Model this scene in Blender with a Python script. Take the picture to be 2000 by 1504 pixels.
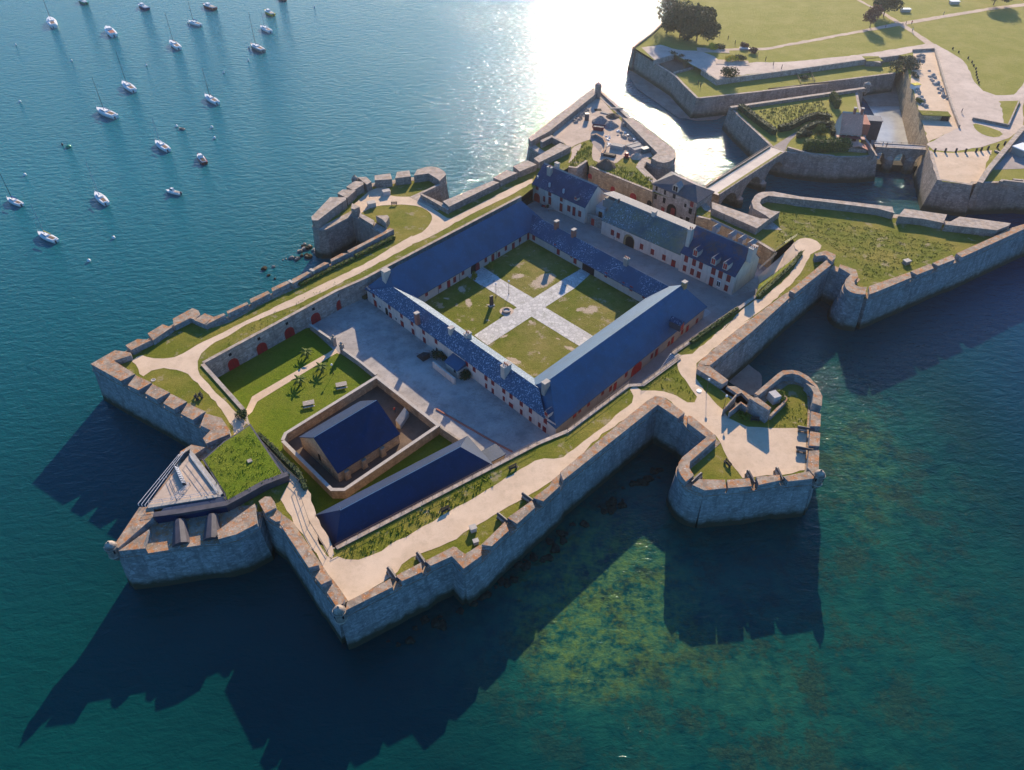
import bpy, bmesh, math, random
import numpy as np
from mathutils import Vector
from mathutils.geometry import tessellate_polygon
random.seed(7); RNG = np.random.default_rng(7)
for o in list(bpy.data.objects): bpy.data.objects.remove(o)
S = bpy.context.scene
COL = S.collection
R = math.radians

# ------------------------------------------------------------------ camera
FPX, PITCH, HC = 1480.0, R(41.9), 125.0
cd = bpy.data.cameras.new('camera'); cam = bpy.data.objects.new('camera', cd); COL.objects.link(cam)
cam.location = (0, 0, HC); cam.rotation_euler = (math.pi/2 - PITCH, 0, 0)
cd.sensor_fit = 'HORIZONTAL'; cd.sensor_width = 36; cd.lens = 36*FPX/2000; cd.clip_start = 1; cd.clip_end = 20000
S.camera = cam

# ------------------------------------------------------------------ light
SUN_AZ, SUN_EL = R(11.5), R(21.5)          # azimuth clockwise from +Y (the view direction)
w = bpy.data.worlds.new('World'); S.world = w; w.use_nodes = True
nt = w.node_tree; bg = nt.nodes['Background']
sky = nt.nodes.new('ShaderNodeTexSky'); sky.sky_type = 'NISHITA'; sky.sun_disc = False
sky.sun_elevation = SUN_EL; sky.sun_rotation = SUN_AZ; sky.air_density = 1.0; sky.dust_density = 0.2; sky.ozone_density = 6.0; sky.air_density = 1.2
tint = nt.nodes.new('ShaderNodeMix'); tint.data_type = 'RGBA'; tint.blend_type = 'MULTIPLY'; tint.inputs[0].default_value = 1.0; tint.inputs[7].default_value = (.55, .97, 1.30, 1)
nt.links.new(sky.outputs[0], tint.inputs[6]); nt.links.new(tint.outputs[2], bg.inputs[0]); bg.inputs[1].default_value = 0.09
sl = bpy.data.lights.new('sun', 'SUN'); sl.energy = 5.0; sl.angle = R(0.5); sl.color = (1.0, 0.82, 0.61)
so = bpy.data.objects.new('sun', sl); COL.objects.link(so)
sd = Vector((math.sin(SUN_AZ)*math.cos(SUN_EL), math.cos(SUN_AZ)*math.cos(SUN_EL), math.sin(SUN_EL)))
so.rotation_euler = sd.to_track_quat('Z', 'Y').to_euler(); so.location = (0, 300, 200)
S.view_settings.view_transform = 'Standard'; S.view_settings.look = 'None'; S.view_settings.exposure = 0.95
S.render.engine = 'CYCLES'; S.cycles.use_denoising = True; S.cycles.max_bounces = 6
S.cycles.caustics_reflective = False; S.cycles.caustics_refractive = False

# ------------------------------------------------------------------ survey helpers
# distances were measured off the photograph: a sight line through a photo pixel meets the level z
FR = dict(m=(0,0,1), r1=(0,0,4), r2=(150,640,4), r3=(180,850,4), r4=(550,700,4), r5=(700,380,4), r6=(1000,300,4), r7=(1000,130,4),
  r8=(1220,0,4), s1=(1500,0,4), s2=(1380,160,4), s3=(1500,330,4), s4=(1200,600,4), s5=(1100,700,3.5714), s6=(600,900,4),
  s7=(580,300,4), t1=(160,490,4), t2=(700,540,4.9975), t3=(580,560,6.24), t4=(1020,540,4.9975), t5=(1400,420,6.653), t6=(1120,160,9.09),
  t7=(0,280,5), t8=(1560,200,6.653), u1=(250,850,8.696), u2=(1840,240,7.52), u3=(380,0,5), u4=(1020,300,9.09), u5=(1330,430,9.4),
  u6=(1380,680,8.333), u7=(1260,300,8.333), u8=(560,400,8.333))
def ray(px, py):
    u = (px-1000)/FPX; v = (py-752)/FPX
    return Vector((u, math.cos(PITCH)-v*math.sin(PITCH), -math.sin(PITCH)-v*math.cos(PITCH)))
def W(px, py, z=0.0):
    r = ray(px, py); t = (z-HC)/r.z
    return Vector((r.x*t, r.y*t, z))
def fp(f, x, y):
    ox, oy, s = FR[f]; return ox+x/s, oy+y/s
def Q(f, z, *xy):
    return [W(*fp(f, xy[i], xy[i+1]), z) for i in range(0, len(xy), 2)]
def P1(f, z, x, y): return W(*fp(f, x, y), z)
def hit(px, py, A, B):
    """sight line against the vertical plane through A, B -> (distance from A along AB, z)"""
    r = ray(px, py); d = (B-A); d.z = 0; L = d.length; d /= L
    n = Vector((-d.y, d.x, 0)); C0 = Vector((0, 0, HC))
    t = (A-C0).dot(n)/r.dot(n); p = C0+r*t
    return (p-A).dot(d), p.z

# ------------------------------------------------------------------ materials
MAT = {}
def lin(c): return tuple(((x/255)/12.92 if x/255 <= .04045 else ((x/255+.055)/1.055)**2.4) for x in c)
class NB:
    def __init__(s, name, rough=.9, spec=.25):
        s.m = bpy.data.materials.new(name); s.m.use_nodes = True; s.t = s.m.node_tree
        s.b = s.t.nodes['Principled BSDF']; s.b.inputs['Roughness'].default_value = rough
        s.b.inputs['Specular IOR Level'].default_value = spec
        s.pos = s.t.nodes.new('ShaderNodeNewGeometry').outputs['Position']; s.geo = s.pos.node
        MAT[name] = s.m
    def L(s, a, b): s.t.links.new(a, b)
    def noise(s, scale, detail=4, rough=.6, vec=None, dist=0):
        n = s.t.nodes.new('ShaderNodeTexNoise'); n.inputs['Scale'].default_value = scale; n.inputs['Detail'].default_value = detail
        n.inputs['Roughness'].default_value = rough; n.inputs['Distortion'].default_value = dist; s.L(vec or s.pos, n.inputs['Vector']); return n.outputs['Fac']
    def voro(s, scale, feat='F1', out='Distance', vec=None):
        n = s.t.nodes.new('ShaderNodeTexVoronoi'); n.feature = feat; n.inputs['Scale'].default_value = scale; s.L(vec or s.pos, n.inputs['Vector']); return n.outputs[out]
    def ramp(s, fac, a, b, interp='LINEAR'):
        n = s.t.nodes.new('ShaderNodeMapRange'); n.inputs['From Min'].default_value = a; n.inputs['From Max'].default_value = b
        s.L(fac, n.inputs['Value']); return n.outputs['Result']
    def mix(s, fac, a, b, mode='MIX'):
        n = s.t.nodes.new('ShaderNodeMix'); n.data_type = 'RGBA'; n.blend_type = mode
        for k, v in ((0, fac), (6, a), (7, b)):
            if isinstance(v, (int, float)): n.inputs[k].default_value = v
            elif isinstance(v, tuple): n.inputs[k].default_value = (*v, 1)
            else: s.L(v, n.inputs[k])
        return n.outputs[2]
    def math(s, op, a, b=0.0):
        n = s.t.nodes.new('ShaderNodeMath'); n.operation = op
        for k, v in ((0, a), (1, b)):
            if isinstance(v, (int, float)): n.inputs[k].default_value = v
            else: s.L(v, n.inputs[k])
        return n.outputs[0]
    def sep(s, v, i):
        n = s.t.nodes.new('ShaderNodeSeparateXYZ'); s.L(v, n.inputs[0]); return n.outputs[i]
    def scaled(s, x, y, z, rot=0):
        n = s.t.nodes.new('ShaderNodeMapping'); n.inputs['Scale'].default_value = (x, y, z); n.inputs['Rotation'].default_value = (0, 0, rot); s.L(s.pos, n.inputs['Vector']); return n.outputs[0]
    def attr(s, name):
        n = s.t.nodes.new('ShaderNodeAttribute'); n.attribute_name = name; return n.outputs['Fac']
    def col(s, c):
        if isinstance(c, tuple): s.b.inputs['Base Color'].default_value = (*c, 1)
        else: s.L(c, s.b.inputs['Base Color'])
    def bump(s, h, dist=.1, strength=1.0, prev=None):
        n = s.t.nodes.new('ShaderNodeBump'); n.inputs['Distance'].default_value = dist; n.inputs['Strength'].default_value = strength
        s.L(h, n.inputs['Height']); 
        if prev is not None: s.L(prev, n.inputs['Normal'])
        s.L(n.outputs[0], s.b.inputs['Normal']); return n.outputs[0]

def stone(name, wall, wall2, top, orange, oamt, tide=True):
    b = NB(name, .92, .15)
    big = b.noise(.12, 5, .65); fine = b.noise(2.3, 4, .75); mid = b.noise(.6, 4, .6)
    c = b.mix(b.ramp(big, .35, .65), wall, wall2)
    blk = b.voro(1.15, out='Color', vec=b.scaled(1, 1, 2.0))
    c = b.mix(b.math('MULTIPLY', b.ramp(b.noise(.045, 3, .6), .25, .6), .5), c, b.mix(b.sep(blk, 0), tuple(x*.5 for x in wall), tuple(min(1, x*1.5) for x in wall2)))
    c = b.mix(b.math('MULTIPLY', b.ramp(b.noise(.28, 5, .75), .54, .64), .55), c, tuple(x*.48 for x in wall))
    c = b.mix(b.math('MULTIPLY', b.ramp(b.noise(.4, 5, .7, b.scaled(1.3, 1.3, .8, 1.1)), .58, .66), .5), c, tuple(min(1, x*1.5) for x in wall2))
    c = b.mix(b.ramp(fine, .62, .80), c, tuple(x*.35 for x in wall))
    streak = b.noise(.8, 4, .65, b.scaled(1, 1, .09))
    c = b.mix(b.math('MULTIPLY', b.ramp(streak, .50, .68), .6), c, tuple(x*.55 for x in wall))
    ed = b.voro(1.15, 'DISTANCE_TO_EDGE', 'Distance', b.scaled(1, 1, 2.0)); c = b.mix(b.math('MULTIPLY', b.ramp(ed, .09, .02), .45), c, tuple(x*.45 for x in wall))
    z = b.sep(b.pos, 2)
    if tide:
        zz = b.math('ADD', z, b.math('MULTIPLY', mid, -2.2))
        c = b.mix(b.ramp(zz, 1.3, .1), c, (.020, .019, .013))
        c = b.mix(b.math('MULTIPLY', b.ramp(zz, 3.2, .9), .35), c, (.10, .105, .06))
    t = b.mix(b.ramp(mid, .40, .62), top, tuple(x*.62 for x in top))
    t = b.mix(b.math('MULTIPLY', b.ramp(b.noise(.75, 5, .7), .47, .62), oamt), t, orange)
    t = b.mix(b.ramp(fine, .60, .74), t, tuple(x*.45 for x in top))
    t = b.mix(b.ramp(b.noise(3.1, 2, .5), .64, .75), t, (.62, .58, .52))
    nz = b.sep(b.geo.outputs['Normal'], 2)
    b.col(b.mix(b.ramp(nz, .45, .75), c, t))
    b.bump(b.math('ADD', fine, b.sep(blk, 1)), .12, .6)
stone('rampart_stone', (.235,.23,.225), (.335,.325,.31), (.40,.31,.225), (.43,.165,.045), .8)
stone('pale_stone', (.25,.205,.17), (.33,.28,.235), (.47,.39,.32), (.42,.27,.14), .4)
stone('warm_stone', (.40,.28,.16), (.46,.34,.21), (.46,.38,.29), (.42,.2,.07), .25, False)
stone('yard_stone', (.34,.285,.24), (.43,.37,.31), (.47,.40,.33), (.3,.2,.1), .3, False)

def grass(name, a, bcol, dry, dryamt, dirt=0.0):
    b = NB(name, .95, .1)
    n1 = b.noise(.09, 5, .7); n2 = b.noise(.9, 5, .75); n3 = b.noise(5, 3, .8)
    c = b.mix(b.ramp(n2, .3, .7), a, bcol)
    c = b.mix(b.math('MULTIPLY', b.ramp(n1, .42, .66), dryamt), c, dry)
    c = b.mix(b.ramp(n3, .52, .75), c, tuple(x*.45 for x in a))
    c = b.mix(b.math('MULTIPLY', b.ramp(b.noise(.22, 6, .75), .57, .63), dirt), c, (.40,.31,.21))
    at = b.math('ADD', b.attr('bare'), b.math('MULTIPLY', b.math('ADD', b.noise(.9, 6, .8), -.5), 1.5)); c = b.mix(b.math('MULTIPLY', b.ramp(at, .42, .62), b.ramp(b.attr('bare'), .05, .2)), c, b.mix(n2, (.40,.31,.21), (.56,.45,.33)))
    b.col(c); b.bump(b.math('ADD', n2, n3), .35, .8)
grass('rough_grass', (.125,.15,.014), (.20,.20,.022), (.32,.25,.055), .75, .6)
grass('lawn', (.105,.165,.008), (.17,.215,.013), (.24,.22,.035), .5)
grass('court_grass', (.12,.145,.014), (.18,.185,.022), (.30,.24,.075), .85, .8)
grass('park_grass', (.22,.225,.03), (.29,.275,.045), (.36,.31,.085), .7)

def ground(name, a, bcol, dark, speck=.5, sc=1.0):
    b = NB(name, .95, .12)
    n1 = b.noise(.16*sc, 5, .65); n2 = b.noise(2.5*sc, 4, .7); n3 = b.noise(9*sc, 2, .6)
    c = b.mix(b.ramp(n1, .35, .65), a, bcol)
    c = b.mix(b.math('MULTIPLY', b.ramp(n2, .55, .75), speck), c, dark)
    c = b.mix(b.math('MULTIPLY', b.ramp(n3, .55, .7), speck*.6), c, dark)
    c = b.mix(b.math('MULTIPLY', b.ramp(b.noise(.45*sc, 6, .75), .50, .66), speck*.9), c, tuple(x*.72 for x in a))
    c = b.mix(b.math('MULTIPLY', b.ramp(b.noise(.07, 4, .7), .52, .62), .45), c, tuple(min(1, x*1.12) for x in bcol))
    b.col(c); b.bump(n2, .05, .4)
ground('sand_path', (.58,.43,.29), (.66,.50,.35), (.42,.30,.19), .45)
ground('pale_sand', (.62,.52,.42), (.70,.60,.49), (.42,.34,.26), .4)
ground('yard_gravel', (.30,.275,.25), (.46,.415,.37), (.17,.155,.14), .75)
ground('cobbles', (.30,.25,.22), (.37,.31,.27), (.19,.16,.14), .6)
ground('earth', (.46,.35,.26), (.56,.44,.34), (.28,.21,.15), .6)
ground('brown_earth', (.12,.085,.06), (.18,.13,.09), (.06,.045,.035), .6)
ground('mud', (.27,.20,.155), (.36,.28,.22), (.12,.09,.075), .7)
ground('asphalt', (.50,.40,.32), (.60,.49,.40), (.36,.28,.22), .5)
b = NB('flagstones', .9, .2)
v = b.voro(.95, out='Color', vec=b.scaled(1, 1, 1, R(43)))
c = b.mix(b.sep(v, 0), (.44,.42,.39), (.60,.575,.53)); e = b.voro(.95, 'DISTANCE_TO_EDGE', 'Distance', b.scaled(1, 1, 1, R(43)))
c = b.mix(b.ramp(e, .05, .0), c, (.26,.25,.20)); c = b.mix(b.ramp(b.noise(.5, 4), .55, .7), c, (.36,.35,.30)); b.col(c); b.bump(e, .05, .5)

def slate(name, base, b2, white=0.0, moss=None, rough=.72, patch=None, ior=1.62):
    b = NB(name, rough, 1.0 if ior > 1.55 else (.5 if ior == 1.5 else .35)); b.b.inputs['IOR'].default_value = ior; b.b.inputs['Specular Tint'].default_value = (.74, .90, 1, 1)
    n = b.noise(.5, 5, .7); n2 = b.noise(6, 3, .7, b.scaled(1, 1, 1.8))
    c = b.mix(b.ramp(n, .3, .7), base, b2)
    c = b.mix(b.math('MULTIPLY', b.ramp(n2, .5, .75), .6), c, tuple(x*2.1 for x in b2))
    c = b.mix(b.math('MULTIPLY', b.ramp(b.noise(.14, 5, .7), .48, .62), .5), c, tuple(x*.55 for x in base))
    c = b.mix(b.math('MULTIPLY', b.ramp(b.noise(1.3, 4, .7), .60, .70), .5), c, tuple(x*2.6+.01 for x in base))
    if moss: c = b.mix(b.ramp(b.noise(.25, 6, .75), .42, .62), c, moss)
    if white:
        k = b.math('MULTIPLY', b.ramp(b.noise(2.6, 3, .8), .56, .61), b.ramp(b.noise(.13, 4, .6), .56-white, .70-white))
        c = b.mix(k, c, (.42,.47,.55))
    if patch: c = b.mix(b.math('MULTIPLY', b.ramp(b.noise(.33, 6, .75), .50, .62), .75), c, patch)
    b.col(c); b.bump(b.math('ADD', n2, b.noise(1.5, 2)), .05, .5)
slate('slate_blue', (.003,.040,.098), (.006,.056,.128))
slate('slate_speckled', (.006,.032,.080), (.010,.044,.10), .24)
slate('slate_speckled_less', (.006,.028,.070), (.010,.038,.088), .14)
slate('slate_navy', (.026,.042,.082), (.038,.056,.105), .05, ior=1.45)
slate('slate_mossy', (.085,.115,.115), (.12,.14,.125), .1, (.14,.15,.09), ior=1.45)
slate('slate_rusty', (.040,.050,.090), (.052,.064,.115), 0, None, .72, (.135,.072,.045), ior=1.45)
slate('slate_brown', (.085,.078,.085), (.11,.095,.095), 0, None, .72, (.17,.125,.10), ior=1.45)
slate('roof_metal', (.002,.012,.048), (.003,.016,.060), 0, None, .62, None, 1.5)
slate('tile_red', (.58,.25,.17), (.66,.32,.22), 0, None, .85, None, 1.35)
def plain(name, c, rough=.6, spec=.3, var=.25, sc=1.5, metal=0):
    b = NB(name, rough, spec); n = b.noise(sc, 4, .65)
    b.col(b.mix(b.ramp(n, .3, .7), tuple(x*(1-var) for x in c), tuple(min(1, x*(1+var)) for x in c))); b.b.inputs['Metallic'].default_value = metal
    return b
def render_wall(name, c, stain):
    b = NB(name, .9, .15); n = b.noise(.35, 5, .7); f = b.noise(3, 4, .7); st = b.noise(1.1, 3, .6, b.scaled(1, 1, .15))
    k = b.mix(b.ramp(n, .3, .7), tuple(x*.82 for x in c), c); k = b.mix(b.math('MULTIPLY', b.ramp(st, .5, .75), .6), k, stain); k = b.mix(b.ramp(f, .62, .78), k, stain); b.col(k)
render_wall('white_render', (.68,.56,.46), (.36,.28,.23))
render_wall('court_render', (.56,.48,.40), (.40,.33,.28))
render_wall('grey_render', (.36,.32,.28), (.22,.19,.165))
plain('red_paint', (.34,.022,.020), .5, .35, .25)
plain('dull_red', (.20,.030,.030), .6, .3, .3)
plain('bright_red', (.50,.03,.025), .5, .35, .2)
plain('dark_glass', (.025,.028,.035), .12, .6, .2)
plain('dark_hole', (.018,.017,.018), .9, .1, .3)
plain('white_paint', (.78,.76,.72), .4, .4, .06)
plain('grey_metal', (.42,.43,.45), .4, .5, .1)
plain('dark_metal', (.06,.05,.05), .5, .4, .2)
plain('rust_rail', (.10,.055,.045), .6, .3, .3)
plain('concrete', (.46,.43,.40), .9, .2, .12)
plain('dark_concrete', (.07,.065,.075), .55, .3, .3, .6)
plain('pale_coping', (.44,.39,.33), .85, .2, .12)
plain('lead_and_sunlit_slate', (.26,.25,.24), .85, .15, .2)
plain('wood', (.20,.13,.08), .8, .2, .3, 6)
plain('pale_wood', (.36,.31,.26), .8, .2, .2, 6)
plain('dark_wood', (.055,.045,.04), .8, .2, .3, 6)
plain('blue_cover', (.03,.07,.30), .8, .2, .15)
plain('yellow_cover', (.62,.45,.05), .8, .2, .15)
plain('green_plastic', (.01,.26,.13), .4, .4, .1)
plain('hull_blue', (.02,.04,.14), .3, .5, .1)
plain('hull_red', (.24,.05,.03), .4, .5, .2)
plain('brick_red', (.33,.13,.09), .85, .2, .25, 4)
plain('ochre', (.30,.21,.10), .9, .1, .3, 3)
plain('skin', (.5,.32,.24), .6, .3, .05); plain('cloth_dark', (.05,.06,.09), .9, .1, .2); plain('cloth_light', (.6,.58,.55), .9, .1, .1); plain('cloth_red', (.45,.06,.05), .9, .1, .1)
plain('hair', (.04,.03,.02), .8, .2, .2)
plain('flower_yellow', (.52,.42,.03), .8, .2, .4, 5)
plain('rubble_stone', (.30,.26,.22), .95, .15, .45, 2.2)
plain('block_stone', (.38,.345,.30), .9, .2, .2, 2)
plain('gravel_pile', (.25,.22,.20), .95, .1, .4, 5)
plain('tarp_teal', (.06,.13,.14), .6, .3, .2)
plain('weed', (.040,.035,.022), .9, .1, .5, 1.2)
def leaf(name, c, c2):
    b = NB(name, .8, .2); n = b.noise(.8, 4, .7); b.col(b.mix(b.ramp(n, .35, .65), c, c2))
leaf('leaf_dark', (.030,.050,.016), (.055,.080,.022)); leaf('leaf_mid', (.065,.10,.012), (.12,.15,.02)); leaf('leaf_bright', (.11,.145,.012), (.19,.20,.02))
leaf('leaf_olive', (.065,.070,.028), (.105,.105,.045)); leaf('blade', (.19,.235,.012), (.30,.29,.03)); leaf('blade_dry', (.20,.18,.045), (.30,.26,.08)); leaf('leaf_red', (.11,.05,.035), (.16,.07,.045))

# ------------------------------------------------------------------ object helpers
def tag(o, label=None, cat=None, group=None, kind=None):
    if label: o['label'] = label
    if cat: o['category'] = cat
    if group: o['group'] = group
    if kind: o['kind'] = kind
    return o
def empty(name, loc, label, cat, group=None, rz=0.0):
    o = bpy.data.objects.new(name, None); COL.objects.link(o); o.location = loc; o.rotation_euler = (0, 0, rz); return tag(o, label, cat, group, 'thing')
def link(name, bm, mat, parent=None, world=False, smooth=False):
    """world=True: geometry is in world coordinates and the parent sits elsewhere"""
    me = bpy.data.meshes.new(name)
    if isinstance(bm, bmesh.types.BMesh):
        bmesh.ops.recalc_face_normals(bm, faces=bm.faces); bm.to_mesh(me); bm.free()
    else: me.from_pydata(*bm)
    for m in (mat if isinstance(mat, (list, tuple)) else [mat]): me.materials.append(MAT[m])
    if smooth:
        for p in me.polygons: p.use_smooth = True
    o = bpy.data.objects.new(name, me); COL.objects.link(o)
    if parent is not None:
        o.parent = parent
        if world:
            M = parent_world(parent).inverted(); me.transform(M)
    return o
def parent_world(p):
    from mathutils import Matrix
    M = Matrix.LocRotScale(p.location, p.rotation_euler, p.scale)
    return parent_world(p.parent) @ M if p.parent else M
def copy_tree(o, parent=None):
    c = o.copy(); COL.objects.link(c)
    if parent is not None: c.parent = parent
    for ch in [x for x in KIDS(o)]: copy_tree(ch, c)
    return c
def KIDS(o): return [x for x in COL.objects if x.parent == o]
def area2(p): return sum(p[i-1].x*p[i].y-p[i].x*p[i-1].y for i in range(len(p)))/2
def ccw(p): return list(p) if area2(p) > 0 else list(reversed(p))
def offs(p, d, closed=True):
    """offset polyline to the right of its direction by d (outward for ccw polygons)"""
    n = len(p); out = []
    for i in range(n):
        ns = []
        for a, b_ in ((i-1, i), (i, i+1)):
            if not closed and (a < 0 or b_ >= n): continue
            e = p[b_ % n]-p[a % n]; e.z = 0
            if e.length < 1e-6: continue
            e.normalize(); ns.append(Vector((e.y, -e.x, 0)))
        if not ns: out.append(p[i].copy()); continue
        m = sum(ns, Vector()); 
        if m.length < .2: m = ns[0].copy()
        m.normalize(); k = 1/max(.45, m.dot(ns[0])); out.append(p[i]+m*d*k)
    return out
def prism(bm, pts, zt, zb, batter=0.0):
    p = ccw(pts); lo = offs(p, batter) if batter else p
    T = [bm.verts.new((v.x, v.y, zt)) for v in p]; B = [bm.verts.new((v.x, v.y, zb)) for v in lo]
    bm.faces.new(T); bm.faces.new(B[::-1]); n = len(p)
    for i in range(n): bm.faces.new((T[i-1], B[i-1], B[i], T[i]))
def strip(bm, pts, inward, zt, zb, batter=0.0, zi=None):
    """solid wall along an open polyline; outside is on the right of its direction"""
    out_b = offs(pts, batter, False) if batter else pts; inn = offs(pts, -inward, False); n = len(pts)
    zi = zt if zi is None else zi
    A = [bm.verts.new((v.x, v.y, zt)) for v in pts]; B = [bm.verts.new((v.x, v.y, zb)) for v in out_b]
    C = [bm.verts.new((v.x, v.y, zi)) for v in inn]; D = [bm.verts.new((v.x, v.y, zb)) for v in inn]
    for i in range(n-1):
        for q in ((A[i], B[i], B[i+1], A[i+1]), (A[i], A[i+1], C[i+1], C[i]), (C[i], C[i+1], D[i+1], D[i]), (D[i], D[i+1], B[i+1], B[i])): bm.faces.new(q)
    for i in (0, n-1): bm.faces.new((A[i], C[i], D[i], B[i]))
def box(bm, c, sx, sy, sz, rz=0.0, taper=1.0):
    """box standing on c (x,y,zbottom)"""
    ca, sa = math.cos(rz), math.sin(rz); V = []
    for k, (zz, t) in enumerate(((0, 1), (sz, taper))):
        for x, y in ((-1,-1),(1,-1),(1,1),(-1,1)):
            x *= sx/2*t; y *= sy/2*t; V.append(bm.verts.new((c[0]+x*ca-y*sa, c[1]+x*sa+y*ca, c[2]+zz)))
    for f in ((3,2,1,0),(4,5,6,7),(0,1,5,4),(1,2,6,5),(2,3,7,6),(3,0,4,7)): bm.faces.new([V[i] for i in f])
def tube(bm, pts, r, n=6, r2=None):
    rings = []; m = len(pts)
    for i, p in enumerate(pts):
        p = Vector(p); d = (Vector(pts[min(i+1, m-1)])-Vector(pts[max(i-1, 0)])).normalized()
        a = d.orthogonal().normalized(); c = d.cross(a); rr = r if r2 is None else r+(r2-r)*i/max(1, m-1)
        rings.append([bm.verts.new(p+a*math.cos(t*2*math.pi/n)*rr+c*math.sin(t*2*math.pi/n)*rr) for t in range(n)])
    for i in range(m-1):
        for k in range(n): bm.faces.new((rings[i][k-1], rings[i][k], rings[i+1][k], rings[i+1][k-1]))
    bm.faces.new(rings[0][::-1]); bm.faces.new(rings[-1])
def lathe(bm, prof, c=(0,0,0), n=16):
    rings = [[bm.verts.new((c[0]+r*math.cos(2*math.pi*k/n), c[1]+r*math.sin(2*math.pi*k/n), c[2]+z)) for k in range(n)] for r, z in prof]
    for i in range(len(rings)-1):
        for k in range(n): bm.faces.new((rings[i][k-1], rings[i][k], rings[i+1][k], rings[i+1][k-1]))
    bm.faces.new(rings[0][::-1]); bm.faces.new(rings[-1])
def BM(): return bmesh.new()
def sheet(name, pts, z, mat, holes=(), kind='structure', label=None):
    polys = [[Vector((v.x, v.y, 0)) for v in pts]]+[[Vector((v.x, v.y, 0)) for v in h] for h in holes]
    tris = tessellate_polygon(polys); vs = [(v.x, v.y, z) for pl in polys for v in pl]
    fs = []
    for t in tris:
        a, b_, c = [Vector(vs[i]) for i in t]
        fs.append(t if (b_-a).cross(c-a).z > 0 else t[::-1])
    o = link(name, (vs, [], fs), mat); tag(o, label, None, None, kind); return o
def rag(pts, amp=.12, step=1.6):
    out = []; n = len(pts)
    for i in range(n):
        a, b_ = pts[i], pts[(i+1) % n]; L = (b_-a).length; m_ = max(1, int(L/step)); d = (b_-a); nn = Vector((-d.y, d.x, 0)); nn = nn.normalized() if nn.length > 1e-6 else nn
        for k in range(m_): out.append(a.lerp(b_, k/m_)+nn*(random.gauss(0, amp) if k else 0))
    return out
def attr_lawn(name, corners, z, mat, spots, label, n=110):
    g = np.random.default_rng(3); u_, v_ = np.meshgrid(np.linspace(0, 1, n), np.linspace(0, 1, n)); C = [np.array(c[:2]) for c in corners]
    XY = ((1-u_)*(1-v_))[..., None]*C[0]+(u_*(1-v_))[..., None]*C[1]+(u_*v_)[..., None]*C[2]+((1-u_)*v_)[..., None]*C[3]
    bare = np.zeros((n, n))
    for c, r_, k, el, rz in spots:
        dx, dy = XY[..., 0]-c.x, XY[..., 1]-c.y; a_, b_ = (dx*math.cos(rz)+dy*math.sin(rz))/el[0], (-dx*math.sin(rz)+dy*math.cos(rz))/el[1]; bare += k*np.exp(-(a_*a_+b_*b_)/(2*r_*r_))
    V_ = [(*p, z) for p in XY.reshape(-1, 2)]; I = np.arange(n*n).reshape(n, n); F = np.stack([I[:-1,:-1], I[:-1,1:], I[1:,1:], I[1:,:-1]], -1).reshape(-1, 4).tolist()
    o = link(name, (V_, [], F), mat); at = o.data.attributes.new('bare', 'FLOAT', 'POINT'); at.data.foreach_set('value', np.clip(bare, 0, 1).reshape(-1).astype(np.float32)); tag(o, label, None, None, 'structure'); return o
def bare_patch(c, r_, mat, z, name='bare_patch', label=None, el=(1, 1), rz=0.0, seed=0):
    g = random.Random(seed); ph = [g.uniform(0, 6.28) for _ in range(4)]; n = 60; P_ = []
    for k in range(n):
        a = 2*math.pi*k/n; r0 = r_*(1+.28*math.sin(2*a+ph[0])+.2*math.sin(3*a+ph[1])+.14*math.sin(7*a+ph[2])+g.uniform(-.16,.16)); x, y = r0*math.cos(a)*el[0], r0*math.sin(a)*el[1]
        P_.append(Vector((c.x+x*math.cos(rz)-y*math.sin(rz), c.y+x*math.sin(rz)+y*math.cos(rz), 0)))
    return sheet(name, P_, z, mat, label=label)
def smoothpoly(pts, it=1, closed=True):
    for _ in range(it):
        n = len(pts); out = []
        for i in range(n if closed else n-1):
            a, b_ = pts[i], pts[(i+1) % n]; out += [a*.75+b_*.25, a*.25+b_*.75]
        if not closed: out = [pts[0]]+out+[pts[-1]]
        pts = out
    return pts
# ================================================================== THE FORT: outline of the rampart, counter-clockwise, read at parapet level
ZP, ZG, ZY = 10.9, 9.4, 3.8          # parapet top, rampart walk, yards (sea is 0)
def J(*parts): return [p for q in parts for p in q]
SEC = {}
def sec(k, *parts): SEC[k] = J(*parts)
q = lambda f, *xy: Q(f, ZP, *xy)
sec('west', q('u8', 410,285, 440,325, 490,335, 625,332, 1050,110, 1105,125, 1175,165, 1400,310, 1612,425))   # placeholder order fixed below
OUT_NWB = q('s7', 1140,388, 962,305, 1112,236, 1166,190, 1158,168, 1140,153, 1115,139, 1090,130, 1050,126, 1010,127, 965,135, 925,150, 880,154, 770,168, 735,178, 610,194, 540,206, 475,210, 390,283, 320,333, 120,520, 116,535, 120,550)+q('u8', 440,325, 490,336, 625,332, 1050,110, 1105,125, 1175,165, 1400,310, 1612,425)
OUT_NWC = q('u8', 1612,425, 985,752, 890,792, 710,885, 610,930, 395,1055, 300,1092)+q('t1', 1630,228, 1480,292, 1310,378, 1130,474, 1105,488, 1030,512, 960,488, 915,478)
OUT_WNW = q('t1', 915,478, 865,446, 710,530, 630,573, 510,645, 435,688, 338,740, 260,775, 65,885)
OUT_WSW = q('r2', 108,283, 345,416, 480,487, 620,560, 757,637, 906,720, 1046,800, 985,864)
OUT_SWN = q('u1', 1260,120, 1310,205, 1075,160, 890,275, 700,560, 545,775, 10,1500)+q('r3', 165,868)
OUT_SWS = q('r3', 165,868, 205,908, 420,885, 640,850, 850,818, 985,812, 1130,774, 1290,692, 1312,560)
OUT_SW = q('r3', 1312,560, 1350,610, 1465,692, 1692,1033, 1742,1112, 1790,1167, 1835,1232, 1915,1350)
OUT_SS = q('s6', 245,1185, 300,1168, 665,985, 740,940, 900,870, 965,820, 1130,745, 1222,842)
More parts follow.
